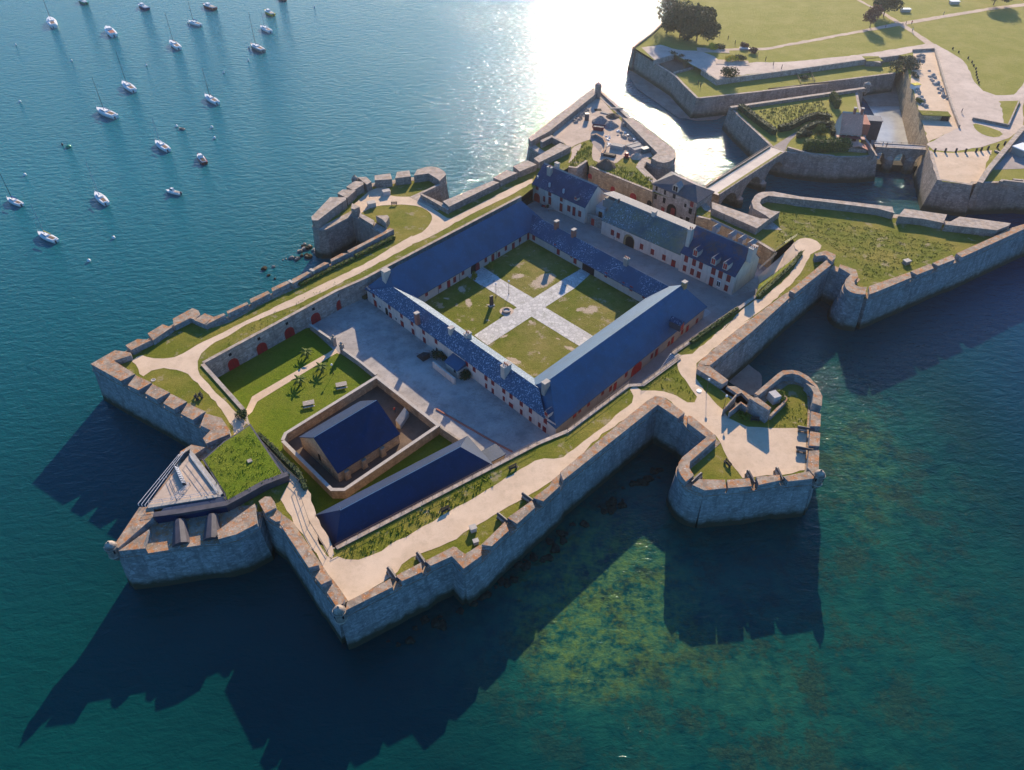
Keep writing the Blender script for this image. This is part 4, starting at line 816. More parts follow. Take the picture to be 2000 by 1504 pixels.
bm = BM(); sl_ = Q('u1', ZD+.25, 330,1185, 1560,1000, 1580,1040, 340,1235); prism(bm, sl_, ZD+.25, ZD-.6); link('deck_kerb', bm, 'block_stone', dk, True)
def railing(par, pts, h=1.0, gap=2.0, rails=3, mat='white_paint', r_=.045, name='railing'):
    bm = BM()
    for i in range(len(pts)-1):
        a, b_ = pts[i], pts[i+1]; L = (b_-a).length; n = max(1, int(L/gap))
        for k in range(n+1): p = a.lerp(b_, k/n); tube(bm, [p, p+Vector((0,0,h))], r_, 4)
        for k in range(rails): z = Vector((0,0,h*(k+1)/rails)); tube(bm, [a+z, b_+z], r_*.8, 4)
    return link(name, bm, mat, par, True)
for k in range(3):
    railing(dk, Q('u1', ZD, 1000-k*62,270+k*42, 300-k*58,1215-k*10), .5, 6, 1, 'white_paint', .06)
railing(dk, Q('u1', ZD+.3, 1060,370, 1540,1000, 360,1180), 1.0, 2.5, 2, 'grey_metal', .05)
gg = Q('u1', ZD+.4, 790,520, 860,560, 990,830, 920,830); bm = BM(); prism(bm, gg, ZD+.5, ZD+.02); ga = link('gangway', bm, 'dark_metal', dk, True)
bm = BM()
for t in np.linspace(.08, .92, 8): a = gg[0].lerp(gg[3], t); b_ = gg[1].lerp(gg[2], t); tube(bm, [V3(a, ZD+.56), V3(b_, ZD+.56)], .13, 4)
link('gangway_rung', bm, 'white_paint', ga, True); railing(ga, [V3(gg[0], ZD+.5), V3(gg[3], ZD+.5)], 1.0, 1.5, 2, 'grey_metal'); railing(ga, [V3(gg[1], ZD+.5), V3(gg[2], ZD+.5)], 1.0, 1.5, 2, 'grey_metal')
for a in (((920,830),(1060,860),(740,1120)), ((1060,860),(830,1120),(830,1120))):
    railing(dk, Q('u1', ZD, *[c for p in a for c in p]), .9, 2, 2, 'grey_metal', .05)

# ---- block tower, walls and curved bed on the south-east bastion
tw = empty('tower_wall', (38, 108, ZG), 'massive square stone wall block on the south-east bastion', 'wall'); bm = BM(); prism(bm, Q('u6', 13.2, 700,815, 835,800, 1055,968, 1008,1010), 13.2, ZG-.1, .1); link('masonry', bm, 'rampart_stone', tw, True)
sw_ = empty('stair_walls', (35, 112, ZG), 'pair of stone walls flanking a sunken stair beside the square block', 'wall')
for pts, zt in ((Q('u6', 11.6, 270,990, 480,745, 493,762, 292,988), 11.6), (Q('u6', 11.4, 365,1035, 555,868, 665,940, 655,962, 562,892, 378,1042), 11.4)):
    bm = BM(); prism(bm, pts, zt, ZG-.1); link('side_wall', bm, 'rampart_stone', sw_, True)
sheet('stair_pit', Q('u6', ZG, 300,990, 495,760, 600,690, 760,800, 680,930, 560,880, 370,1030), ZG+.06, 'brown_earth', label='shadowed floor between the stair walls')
cb = empty('planting_bed', (45, 108, ZG), 'curved stone planting bed with bright yellow-green shrubs', 'bed'); cv = smoothpoly(Q('u6', 10.6, 1055,1110, 1150,1010, 1290,880, 1325,820, 1290,765, 1200,720), 2, False); bm = BM(); strip(bm, cv, .5, 10.6, ZG-.1); link('kerb_wall', bm, 'rampart_stone', cb, True)
bk = P1('u6', 11.4, 1115, 745); sb = empty('stone_block', (bk.x, bk.y, ZG), 'tilted grey concrete block inside the curved wall', 'block', None, .4); bm = BM(); box(bm, (0,0,0), 2.0, 2.4, 2.0, 0, .92); link('block_body', bm, 'concrete', sb)
sheet('concrete_slab', Q('u6', ZG, 1040,1100, 1060,1060, 1150,1000, 1160,1040), ZG+.1, 'concrete', label='pale slab beside the square stone block')
ebw = empty('angle_wall', (75, 150, ZG), 'small angular wall at the corner of the eastern bastion', 'wall')
bm = BM(); prism(bm, Q('t5', 11.4, 1270,500, 1420,462, 1545,515, 1540,560, 1492,600, 1445,565, 1440,545, 1400,520, 1290,535), 11.4, ZG-.1); link('masonry', bm, 'rampart_stone', ebw, True)

# ---- court: lawn, flag paths
attr_lawn('court_lawn', [V3(I0, 0), V3(I1, 0), V3(I2, 0), V3(I3, 0)], ZY+.12, 'court_grass', [(P1('r5', ZY, x, y_), r_*.62, .95, el, rz) for x, y_, r_, el, rz in ((1250,640,1.6,(1.8,.9),.3),(1430,690,3.3,(1.5,.9),.75),(1480,640,2.0,(1.3,.9),.2),(1815,905,2.3,(1.4,.9),.7),(1730,900,1.0,(1.5,.8),.5),(862,850,1.5,(.8,1.7),.2),(810,745,1.7,(.8,1.3),.4),(1030,862,.9,(1.9,.6),.2),(690,815,.8,(1.8,.7),-.3),(1655,1205,1.6,(1.4,.7),-.6),(1210,1300,2.0,(1.6,.7),-.5),(1350,1000,1.0,(.8,1.3),.3),(1140,1110,.9,(1.8,.6),.6),(1560,1130,.7,(1.5,.6),-.5),(1410,1240,.5,(.7,1.6),.2),(1010,985,.6,(1.5,.7),0))], 'worn lawn inside the barracks court')
c_ = lambda *xy: Q('r5', ZY, *xy)
sheet('court_path', c_(930,690, 1090,650, 1365,812, 1460,885, 1835,1110, 1730,1190, 1350,955, 1238,885), ZY+.16, 'flagstones', label='pale flagstone path crossing the court')
sheet('court_path', c_(905,1104, 1238,885, 1380,806, 1595,668, 1780,560, 1850,590, 1690,735, 1465,880, 1350,958, 1010,1182), ZY+.165, 'flagstones', label='pale flagstone cross path of the court')
sheet('court_path', c_(850,640, 960,560, 1100,650, 960,715), ZY+.155, 'flagstones', label='flagstones by the court arch')

# ================================================================== THE MAINLAND: park, moat, ravelin, bridges
ZU, ZT, ZR_ = 10.2, 8.0, 8.8      # park lawn, terrace below it, ravelin
u = lambda f, *xy: Q(f, ZU, *xy)
PARK = ([W(1345,-150,ZU)]+u('r8', 355,120, 320,150, 200,265, 60,365, 230,470, 390,425, 540,520, 600,540, 722,624, 860,603, 1200,560, 1870,466)+u('s1', 1025,432, 1070,440, 1112,640, 1250,1118, 1262,1185)+
        u('u2', 0,860, 440,915, 470,875, 600,885)+[W(2000,352,ZU), W(2300,390,ZU), W(3300,500,ZU), W(3500,-150,ZU)])
sheet('park_lawn', PARK, ZU, 'park_grass', label='wide sunlit park lawn on the mainland')
TERR = Q('r8', ZT, 60,365, 225,470, 390,565, 450,660, 562,770, 1070,715, 1600,650)+Q('s1', ZT, 0,690, 600,622, 1000,572, 1050,560, 1060,440, 1025,425, 0,545)+Q('r8', ZT, 1200,552, 720,610, 600,520, 540,510, 400,410)
sheet('terrace', TERR, ZT, 'park_grass', label='dry grass terrace below the park wall')
def mwall(name, line, label, zt, zb, batter, thick, mat='pale_stone', cat='wall', coping=None, group=None):
    c = line[len(line)//2]; r_ = empty(name, (c.x, c.y, max(zb, 0)), label, cat, group); bm = BM(); strip(bm, line, thick, zt, zb, batter); link('masonry', bm, mat, r_, True)
    if coping: bm = BM(); strip(bm, offs(line, .1, False), thick+.2, zt+.16, zt-.05); link('coping', bm, coping, r_, True)
    return r_
# sea walls (outside on the right when walked)
mwall('sea_wall', [W(1345,-150,ZU+.7)]+Q('r8', ZU+.7, 355,118, 320,148, 200,262, 60,365), 'long sea wall of the park running away into the glare', ZU+.7, -2, 1.2, .8, coping='pale_coping')
mwall('sea_wall', Q('r8', ZU-.6, 60,365, 230,470)+Q('r8', ZT+.3, 395,600, 450,660, 562,770), 'shaded sea wall of the park facing the bright channel', ZT+.5, -2, 1.6, 1.0)
mwall('moat_wall', Q('r8', ZT+.15, 562,770, 1070,715, 1600,650)+Q('s1', ZT+.15, 0,690, 600,622, 1000,572), 'weathered stone wall of the terrace along the dry moat', ZT+.15, -1, 1.0, 1.0)
mwall('terrace_wall', Q('r8', ZU+.1, 600,540, 722,624, 860,603, 1200,560, 1870,466)+Q('s1', ZU+.1, 1025,432), 'dark retaining wall between park and terrace', ZU+.1, ZT-.2, 0, .7, 'yard_stone')
mwall('quay_wall', u('s1', 1070,440, 1112,640, 1250,1118, 1258,1175), 'brown wall of the pond below the storage yard', ZU-.25, -1, 1.3, .8, 'warm_stone')
mwall('quay_wall', u('s1', 1258,1175, 1322,1405)+u('u2', 440,918, 470,880, 600,888)+[W(2000,355,ZU), W(2300,392,ZU)], 'pinkish stone quay wall above the moat water', ZU+.05, -2, 2.4, 1.0)
# floor of the moat, mud and pond
sheet('beach', Q('r8', .35, 120,520, 12,560, 62,640, 95,690, 170,745, 240,790, 320,850, 400,905, 430,925, 480,925, 560,945, 640,940, 720,935, 800,890, 900,830)+Q('s1', .35, 700,720, 800,830, 1100,830, 1090,560, 600,560, 0,650)+Q('r8', .35, 600,760), .35, 'mud', label='mud flat of the moat at low tide')
sheet('mud_bank', Q('s1', .5, 760,720, 1085,720, 1090,800, 1000,815, 850,800, 780,815), .55, 'mud', label='ribbed mud bank at the head of the pond')
b = NB('pond_water', .12, .5); b.col(b.mix(b.ramp(b.noise(.2, 4, .7), .4, .6), (.36,.35,.31), (.44,.43,.38))); b.bump(b.noise(1.6, 3), .08, .6)  # bright sky reflection put into the pale base colour
sheet('pond', Q('s1', .2, 770,800, 1110,800, 1180,1130, 1250,1180, 800,1150, 830,900), .2, 'pond_water', label='shallow pond between ravelin and storage yard')
# pit with shrubs by the sea wall
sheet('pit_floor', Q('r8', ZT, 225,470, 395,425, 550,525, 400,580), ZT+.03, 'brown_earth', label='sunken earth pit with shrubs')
mwall('pit_wall', Q('r8', ZU+.1, 230,470, 390,425), 'low wall behind the shrub pit', ZU+.1, ZT-.2, 0, .4, 'yard_stone'); mwall('pit_wall', Q('r8', ZT+.9, 385,565, 540,525), 'low dark wall in front of the shrub pit', ZT+.9, ZT-.2, 0, .5, 'yard_stone')
# paths of the park
pk = lambda pts, label, dz, mat='asphalt', name='park_path': sheet(name, rag(pts, .18, 2.5), ZU+dz, mat, label=label)
pk(u('r8', 130,372, 280,350, 420,390, 600,400, 700,440, 760,500, 900,505, 1030,485, 1300,492, 1500,480, 2000,415, 2000,490, 1870,464, 1200,556, 870,590, 722,620, 590,540, 545,516, 395,424, 235,466), 'gravelled square at the corner of the park', .03)
pk(u('s1', 0,490, 200,480, 700,430, 1100,365, 1240,340, 1310,345, 1400,395, 1520,470, 1580,560, 1612,640, 1680,710, 1780,745, 1920,740, 1985,670, 2040,560, 2080,560, 2060,700, 2000,760, 1990,860, 2000,1000, 1880,1080, 1700,1140, 1450,1185, 1290,1172, 1240,1130, 1252,1115, 1490,1000, 1430,830, 1350,560, 1308,395, 1130,408, 1030,430, 700,468, 0,550), 'broad sandy road through the park', .04, 'asphalt', 'road')
pk(u('s1', -470,385, 0,372, 770,226, 1000,180, 1740,58, 2000,26, 2300,-20, 2300,8, 2000,50, 1740,78, 1010,205, 770,246, 0,390, -470,400), 'narrow footpath crossing the lawn', .05, 'earth')
pk(u('s1', 700,-10, 800,45, 900,95, 1050,180, 1180,265, 1300,345, 1240,350, 1100,245, 1020,195, 870,95, 690,0), 'footpath coming down the lawn', .06, 'earth')
pk(u('s1', 1262,1188, 1450,1195, 1750,1175, 1700,1300, 1670,1425, 1600,1438, 1322,1402), 'sandy quay by the small bridge', .03, 'sand_path', 'quay')
pk(u('s1', 1135,410, 1300,398, 1340,560, 1430,840, 1490,1000, 1252,1112, 1115,640), 'sandy storage yard beside the pond', .05, 'sand_path', 'storage_yard')
pk(u('s1', 1800,792, 1968,786, 1960,830, 1872,985, 1840,960, 1830,850), 'grass island beside the road', .06, 'park_grass', 'verge'); pk(smoothpoly(u('s1', 1595,960, 1700,985, 1850,1040, 1790,1078, 1690,1060, 1620,1015), 1), 'oval grass island at the bend', .06, 'park_grass', 'verge')
pk(u('s1', 1770,1180, 1990,1000, 1960,1080, 1760,1330, 1700,1410, 1660,1400), 'grass verge along the quay parapet', .06, 'park_grass', 'verge')
mwall('low_wall', u('s1', 1592,938, 1875,995, 1962,800), 'low wall shading the grass island', ZU+1.0, ZU-.2, 0, .5, 'pale_stone')
mwall('yard_wall', u('s1', 1130,405, 1302,395), 'back wall of the storage yard', ZU+1.0, ZU-.2, 0, .5, 'yard_stone'); mwall('yard_wall', u('s1', 1497,1000, 1432,830, 1352,560, 1305,395), 'long low wall between storage yard and road', ZU+1.1, ZU-.2, 0, .6, 'yard_stone')
mwall('quay_parapet', Q('u2', 12, 600,882, 720,692, 1203,105)+[W(2120,160,12)], 'thick slanting parapet wall at the right-hand quay', 12.0, 3, 0, 1.6, 'pale_stone')
lowy = [W(2000,352,6), W(1920,355,6), W(1945,320,6), W(2000,262,6), W(2150,250,6), W(2200,360,6)]
sheet('lower_yard', lowy, ZU+.05, 'cobbles', label='shaded lower yard behind the quay wall')
mwall('yard_block', Q('u2', 11.6, 880,862, 905,845, 1230,880, 1230,830, 1040,815), 'grey walls of the lower yard', 11.6, ZU-.1, 0, .8, 'pale_stone')
st_ = P1('u2', 12, 1180,385); bx = empty('shed', (st_.x, st_.y, ZU), 'small white-roofed shed in the lower yard', 'shed', None, .5); bm = BM(); box(bm, (0,0,0), 5, 4, 2.4); link('wall', bm, 'grey_render', bx); bm = BM(); box(bm, (0,0,2.4), 5.5, 4.5, .3); link('roof', bm, 'white_paint', bx)
tr_ = u('u2', 760,425, 860,465); wd = empty('timber_beam', (*((tr_[0]+tr_[1])/2)[:2], ZU), 'pale timber beam lying beside the bollards', 'beam'); bm = BM(); strip(bm, tr_, .6, ZU+.6, ZU); link('beam', bm, 'pale_wood', wd, True)

# ------------------------------------------------------------------ ravelin island
v = lambda f, *xy: Q(f, ZR_, *xy)
RAV = v('s2', 180,195, 110,205)[:1]+v('s2', 250,270, 380,390, 505,508, 612,548, 800,572, 1000,590, 1200,590, 1335,577, 1290,500, 1245,440, 1240,330, 1200,190, 1180,85, 1225,42)
sheet('ravelin_grass', RAV, ZR_, 'park_grass', label='grassy top of the ravelin island')
rv = empty('ravelin', (75, 265, 0), 'stone ravelin island in the moat with battered walls', 'ravelin'); bm = BM(); strip(bm, RAV+[RAV[0]], 1.0, ZR_+.08, -2, 1.8); link('masonry', bm, 'pale_stone', rv, True)
bm = BM(); strip(bm, Q('s2', ZR_+1.2, 1225,40, 180,190), 1.5, ZR_+1.2, ZR_-.1); link('parapet', bm, 'pale_stone', rv, True)
bm = BM(); strip(bm, Q('s2', ZR_+1.0, 630,510, 800,560, 1000,580), .9, ZR_+1.0, ZR_-.1); link('parapet', bm, 'pale_stone', rv, True)
bm = BM(); strip(bm, Q('s2', ZR_+1.6, 1335,575, 1240,440), 1.2, ZR_+.9, ZR_-.1, 0, ZR_+2.4); link('parapet', bm, 'pale_stone', rv, True)
sheet('ravelin_track', smoothpoly(v('s2', 495,520, 590,460, 700,390, 850,310, 960,300, 970,340, 830,345, 720,400, 640,470, 610,550), 1), ZR_+.04, 'cobbles', label='shaded track curving between hedges on the ravelin')
# house on the ravelin
e0, e1 = W(*fp('t8', 545,383), 13.0), W(*fp('t8', 815,402), 13.0); E = rect(e0, e1, 10.0, 13.0); r0 = (E[0]+E[3])/2; r1 = (E[1]+E[2])/2; r0.z = r1.z = 18.3
rh, ro = house('house', 'pink-tiled house with two chimneys on the ravelin island', E, r0, r1, ZR_, 'tile_red', 'white_render', (False, False), 'house', None); ridge_cap(ro, r0, r1, .8, 'pale_coping')
dh = V3(e1-e0, 0).normalized(); ah = math.atan2(dh.y, dh.x); nh = Vector((dh.y, -dh.x, 0))
chimney(rh, r0.lerp(r1, .55), 16.5, 20.0, .8, 1.0, ah, 'brick_red', 0); chimney(rh, r0.lerp(r1, .9), 16.5, 20.0, .8, 1.0, ah, 'brick_red', 0)
for t in (.2, .45, .75): window(rh, V3(e0, ZR_), V3(e1, ZR_), (e1-e0).length*t, ZR_+2.2, 1.3, 2.0, 'dull_red', 'dark_glass')
bm = BM(); a_ = e0+nh*.2; box(bm, V3(e0.lerp(e1, .5)+nh*1.2, ZR_+2.9), 9.5, 2.2, .15, ah); link('awning', bm, 'dull_red', rh, True)
bm = BM(); p = P1('t8', 12, 845, 250); box(bm, (p.x, p.y, ZR_-.2), 2.8, 9, 4.2, ah); link('side_wing', bm, 'brick_red', rh, True)
p = P1('t8', 7.6, 965, 205); an_ = empty('water_annexe', (p.x, p.y, 0), 'dark annexe with flat blue-grey roof standing in the pond beside the house', 'building', None, ah); bm = BM(); box(bm, (0,0,-1), 6.2, 5, 8.4); link('wall', bm, 'dark_concrete', an_); bm = BM(); box(bm, (0,0,7.4), 6.6, 5.4, .25); link('roof', bm, 'slate_navy', an_)
p = P1('t8', 10.5, 765, 565); sh_ = empty('small_shed', (p.x, p.y, ZR_), 'tiny red-tiled gabled shed on the ravelin edge', 'shed', None, ah)
bm = BM(); box(bm, (0,0,0), 6.2, 3, 1.3); link('wall', bm, 'pale_stone', sh_); bm = BM(); V_ = [bm.verts.new(w_) for w_ in ((-3.5,-1.9,1.2),(0,-1.9,2.6),(3.5,-1.9,1.2),(-3.5,1.9,1.2),(0,1.9,2.6),(3.5,1.9,1.2),(0,-1.9,2.35),(0,1.9,2.35))]
for f in ((0,1,4,3),(1,2,5,4),(0,6,1),(1,6,2),(3,4,7),(4,5,7),(0,3,7,6),(2,6,7,5)): bm.faces.new([V_[i] for i in f])
link('roof', bm, 'tile_red', sh_)

# ------------------------------------------------------------------ bridges
def arch_bridge(name, label, A, B, width, zt, spans, pier, spring, crown, zb, mat, parapet=.5, deckmat='pale_sand'):
    d = V3(B-A, 0); L = d.length; d.normalize(); s_ = Vector((-d.y, d.x, 0)); root = empty(name, (*((A+B)/2)[:2], 0), label, 'bridge')
    sp = (L-pier*(spans-1))/spans; prof = [(0, zb)]; x = 0
    pts = []
    for k in range(spans):
        x0 = k*(sp+pier); pts += [(x0+sp/2-sp/2*math.cos(t), spring+(crown-spring)*math.sin(t)) for t in np.linspace(0, math.pi, 13)]
        if k < spans-1: pts += [(x0+sp, zb), (x0+sp+pier, zb)]
    bm = BM()
    def ring(off): return [bm.verts.new(A*1+d*x_+s_*off+Vector((0,0,z_-A.z))) for x_, z_ in pts]
    fr, bk = ring(-width/2), ring(width/2); n = len(pts)
    tf = [bm.verts.new(A+d*x_+s_*(-width/2)+Vector((0,0,zt-A.z))) for x_, z_ in pts]; tb = [bm.verts.new(A+d*x_+s_*(width/2)+Vector((0,0,zt-A.z))) for x_, z_ in pts]
    for i in range(n-1):
        if abs(pts[i+1][0]-pts[i][0]) > 1e-6: bm.faces.new((fr[i], fr[i+1], tf[i+1], tf[i])); bm.faces.new((bk[i+1], bk[i], tb[i], tb[i+1])); bm.faces.new((tf[i], tf[i+1], tb[i+1], tb[i]))
        bm.faces.new((fr[i+1], fr[i], bk[i], bk[i+1]))
    link('arches', bm, mat, root, True)
    for k in range(spans-1):
        c = A+d*(k*(sp+pier)+sp+pier/2)
        for sg in (-1, 1):
            bm = BM(); lathe(bm, [(pier*.62, zb), (pier*.5, spring+1.2), (.15, spring+2.2)], (c.x+s_.x*sg*width/2, c.y+s_.y*sg*width/2, 0), 10); link('cutwater', bm, mat, root, True)
    bm = BM(); dk_ = [A-s_*(width/2-.3), B-s_*(width/2-.3), B+s_*(width/2-.3), A+s_*(width/2-.3)]; prism(bm, dk_, zt+.06, zt-.1); link('deck', bm, deckmat, root, True)
    for sg in (-1, 1):
        ln = [A+s_*sg*(width/2-.15), B+s_*sg*(width/2-.15)]; bm = BM(); strip(bm, ln if sg < 0 else ln[::-1], .35, zt+parapet, zt-.2); link('parapet', bm, 'pale_stone', root, True)
        railing(root, [V3(p_, zt+parapet) for p_ in ln], .6, 3.0, 2, 'dark_metal', .05)
    return root
A_ = (P1('s2', 8.9, 20,835)+P1('s2', 8.9, 50,893))/2; B_ = (P1('s2', 8.9, 500,510)+P1('s2', 8.9, 612,548))/2
br = arch_bridge('stone_bridge', 'long stone arch bridge from the gatehouse to the ravelin', A_, B_, 6.6, 8.9, 3, 3.0, 1.5, 7.2, -2, 'pale_stone')
d_ = V3(B_-A_, 0).normalized(); s_ = Vector((-d_.y, d_.x, 0))
for o_ in (-2.4, 2.5): bm = BM(); ln = [A_+s_*o_+d_*1, B_+s_*o_-d_*1]; strip(bm, ln, .7, 9.0, 8.8); link('grass_edge', bm, 'park_grass', br, True)
A_ = P1('s1', 8.4, 835,1136); B_ = P1('s1', 8.4, 1262,1160)
arch_bridge('footbridge', 'low three-arched bridge between ravelin and quay', A_, B_, 4.0, 8.4, 3, 3.2, 3.6, 6.8, -1, 'pale_stone', .3)
fb_ = [x for x in COL.objects if x.name == 'footbridge'][0]; bm = BM(); dd = V3(B_-A_, 0).normalized(); nn = Vector((-dd.y, dd.x, 0)); box(bm, V3((A_+B_)/2, -1), (B_-A_).length-.2, 3.7, 3.4, math.atan2(dd.y, dd.x)); link('sluice_sill', bm, 'weed', fb_, True)
# ================================================================== SENTRY BOXES
def sentry(f, x, y_, zc, label, r_=1.02, h=2.4, name='sentry_box'):
    c = P1(f, zc, x, y_); t = empty(name, (c.x, c.y, zc-2.2), label, 'sentry box', 'stone sentry boxes on the bastion tips')
    bm = BM(); lathe(bm, [(.15,-1.6),(.45,-1.1),(.75,-.5),(r_*.95,.1),(r_+.12,.25),(r_,.35),(r_,h),(r_+.15,h+.08),(r_+.15,h+.25)], n=18); link('turret', bm, 'pale_stone', t, smooth=False)
    bm = BM(); lathe(bm, [(r_+.05,h+.25),(r_*.9,h+.75),(r_*.6,h+1.15),(r_*.25,h+1.35),(.16,h+1.4),(.2,h+1.65),(.03,h+1.8)], n=18); link('dome', bm, 'pale_stone', t, smooth=True)
    for a in (-2.4, -.8, .8, 2.4):
        bm = BM(); box(bm, (math.cos(a)*(r_-.02), math.sin(a)*(r_-.02), 1.4), .12, .28, .8, a); link('loophole', bm, 'dark_hole', t)
    return t
sentry('r3', 150, 880, 10.6, 'round domed sentry box on the far left bastion tip'); sentry('s6', 252, 1185, 10.6, 'round domed sentry box on the southern tip'); sentry('s5', 1785, 822, 10.6, 'round domed sentry box on the south-east bastion corner')
sentry('s7', 452, 205, 11.6, 'small sentry box on the tip of the north-west bastion', 1.0, 2.2); sentry('m', 1168, 178, 12, 'slim dark sentry tower on the northern tip against the glare', 1.2, 4.2); sentry('s1', 775, 672, 9.5, 'small sentry box at the end of the ravelin parapet', 1.4, 2.4)

# ================================================================== BOATS AND BUOYS
def hull_mesh(L, Bm, H, transom=.7, draft=.35):
    bm = BM(); n = 11; rings = []
    for i in range(n):
        t = i/(n-1); x = -L/2+L*t; bw = Bm/2*(transom+(1-transom)*math.sin(min(1, t/.45)*math.pi/2)) if t < .45 else Bm/2*math.cos((t-.45)/.55*math.pi/2)**.75
        bw = max(bw, .02); zs = H*(.85+.35*t*t); zk = -draft*(1 if t < .8 else (1-(t-.8)/.2*.9))
        sec_ = [(-bw, zs), (-bw*.96, zs*.45), (-bw*.72, -.02), (-bw*.25, zk), (bw*.25, zk), (bw*.72, -.02), (bw*.96, zs*.45), (bw, zs)]
        rings.append([bm.verts.new((x, a, z)) for a, z in sec_])
    for i in range(n-1):
        for k in range(7): bm.faces.new((rings[i][k], rings[i+1][k], rings[i+1][k+1], rings[i][k+1]))
        bm.faces.new((rings[i][0], rings[i][7], rings[i+1][7], rings[i+1][0]))
    bm.faces.new(rings[0]); bm.faces.new(rings[-1][::-1]); return bm
def cabin_mesh(x0, x1, w0, w1, z0, z1, inset=.25):
    bm = BM(); V_ = [bm.verts.new(p) for p in ((x0,-w0/2,z0),(x1,-w1/2,z0),(x1,w1/2,z0),(x0,w0/2,z0),(x0+inset*.4,-w0/2+inset*.5,z1),(x1-inset*2,-w1/2+inset*.4,z1),(x1-inset*2,w1/2-inset*.4,z1),(x0+inset*.4,w0/2-inset*.5,z1))]
    for f in ((3,2,1,0),(4,5,6,7),(0,1,5,4),(1,2,6,5),(2,3,7,6),(3,0,4,7)): bm.faces.new([V_[i] for i in f])
    return bm
def boat(bow, stern, label, kind='sail', hull='white_paint', cover='grey_metal', mast=1.25, Lmin=4.6):
    a, b_ = W(*bow, .6), W(*stern, .6); c = (a+b_)/2; L = max(Lmin, (a-b_).length*.86); rz = math.atan2(a.y-b_.y, a.x-b_.x); Bm = L*.30
    nm = {'sail':'sailboat','motor':'motorboat','open':'dinghy'}[kind]; t = empty(nm, (c.x, c.y, 0), label, 'boat', 'boats moored in the roadstead', rz); H = .10*L+.15
    link('hull', hull_mesh(L, Bm, H, .72 if kind == 'sail' else .9), hull, t, smooth=False)
    if kind == 'open':
        bm = BM(); box(bm, (-L*.08,0,H*.92), L*.55, Bm*.6, .12); link('bottom_boards', bm, 'dark_wood', t)
        for x in (-.2, .1): bm = BM(); box(bm, (L*x,0,H*1.0), .3, Bm*.85, .08); link('thwart', bm, 'pale_wood', t)
        return t
    bm = BM(); prism(bm, [Vector((x_, y2, 0)) for x_, y2 in ((-L*.46,-Bm*.30),(L*.1,-Bm*.44),(L*.30,-Bm*.32),(L*.46,-Bm*.04),(L*.46,Bm*.04),(L*.30,Bm*.32),(L*.1,Bm*.44),(-L*.46,Bm*.30))], H*1.12, H*.7); link('deck', bm, 'white_paint', t)
    if kind == 'sail':
        cb_ = link('cabin', cabin_mesh(-L*.10, L*.27, Bm*.56, Bm*.36, H*1.05, H*1.12+.45), 'white_paint', t)
        for sg in (-1, 1): bm = BM(); box(bm, (L*.05, sg*Bm*.235, H*1.12+.14), L*.22, .08, .16, -sg*.09); link('cabin_window', bm, 'dark_glass', cb_)
        bm = BM(); box(bm, (-L*.28, 0, H*1.12), L*.28, Bm*.38, .05); link('cockpit', bm, 'wood', t)
        hm = L*mast; bm = BM(); tube(bm, [(L*.08,0,H), (L*.08,0,hm)], .11, 6, .07); ms = link('mast', bm, 'dark_metal' if cover != 'white_paint' and cover != 'yellow_cover' else 'grey_metal', t)
        bm = BM(); tube(bm, [(L*.08,-Bm*.25,hm*.6), (L*.08,Bm*.25,hm*.6)], .035, 4); link('spreader', bm, 'grey_metal', ms)
        bm = BM(); tube(bm, [(L*.08,0,H+1.35), (-L*.36,0,H+1.3)], .06, 6); bo = link('boom', bm, 'grey_metal', t)
        bm = BM(); tube(bm, [(L*.06,0,H+1.5), (-L*.15,0,H+1.48), (-L*.34,0,H+1.4)], .17, 7, .09); link('sail_cover', bm, cover, bo)
        bm = BM(); tube(bm, [(L*.48,0,H*1.2), (L*.08,0,hm*.97)], .022, 4); tube(bm, [(-L*.48,0,H*1.1), (L*.08,0,hm)], .018, 4); link('stay', bm, 'grey_metal', t)
        bm = BM(); tube(bm, [(L*.49,0,H*1.2),(L*.49,0,H*1.2+.5),(L*.38,Bm*.12,H*1.2+.5),(L*.38,-Bm*.12,H*1.2+.5),(L*.49,0,H*1.2+.5)], .03, 4); link('pulpit', bm, 'grey_metal', t)
        bm = BM(); box(bm, (-L*.5-.12, Bm*.12, .1), .3, .35, .9); link('outboard_motor', bm, 'dark_metal', t)
    else:
        cb_ = link('cabin', cabin_mesh(-L*.06, L*.22, Bm*.62, Bm*.46, H*1.05, H+1.15, .3), 'white_paint', t)
        bm = BM(); box(bm, (L*.17, 0, H+.55), .3, Bm*.40, .42); link('windscreen', bm, 'dark_glass', cb_)
        for sg in (-1, 1): bm = BM(); box(bm, (L*.04, sg*Bm*.262, H+.55), L*.16, .09, .36, -sg*.12); link('cabin_window', bm, 'dark_glass', cb_)
        bm = BM(); box(bm, (-L*.27, 0, H*1.12), L*.34, Bm*.55, .05); link('cockpit', bm, cover, t)
        bm = BM(); box(bm, (-L*.5-.15, 0, .15), .4, .45, .95); link('outboard_motor', bm, 'dark_metal', t)
    return t
boat((97,36),(107,54), 'white sailboat seen bow-on, topmost at the left edge of the roadstead', mast=1.45, Lmin=6)
boat((152,-1),(170,7), 'green-hulled motorboat cut by the top edge of the picture', 'motor', 'green_plastic'); boat((269,9),(290,18), 'motorboat with dark blue hull and white deck', 'motor', 'hull_blue')
boat((367,42),(394,50), 'sailboat with bright blue cover over its cockpit', cover='blue_cover', mast=1.3); boat((395,9),(422,18), 'long red-brown wooden hull with cream deck', 'motor', 'hull_red', 'pale_wood')
boat((207,54),(224,71), 'small white motorboat with red-brown cockpit, alone below the topmost sailboat', 'motor', cover='brick_red'); boat((331,81),(352,96), 'white sailboat with a red seat and tall dark mast, third of the upper row', cover='brick_red')
boat((238,161),(264,179), 'white sailboat directly above the largest sailboat', cover='pale_wood'); boat((187,213),(229,230), 'largest sailboat, long white hull lying broadside', cover='grey_metal', mast=1.15)
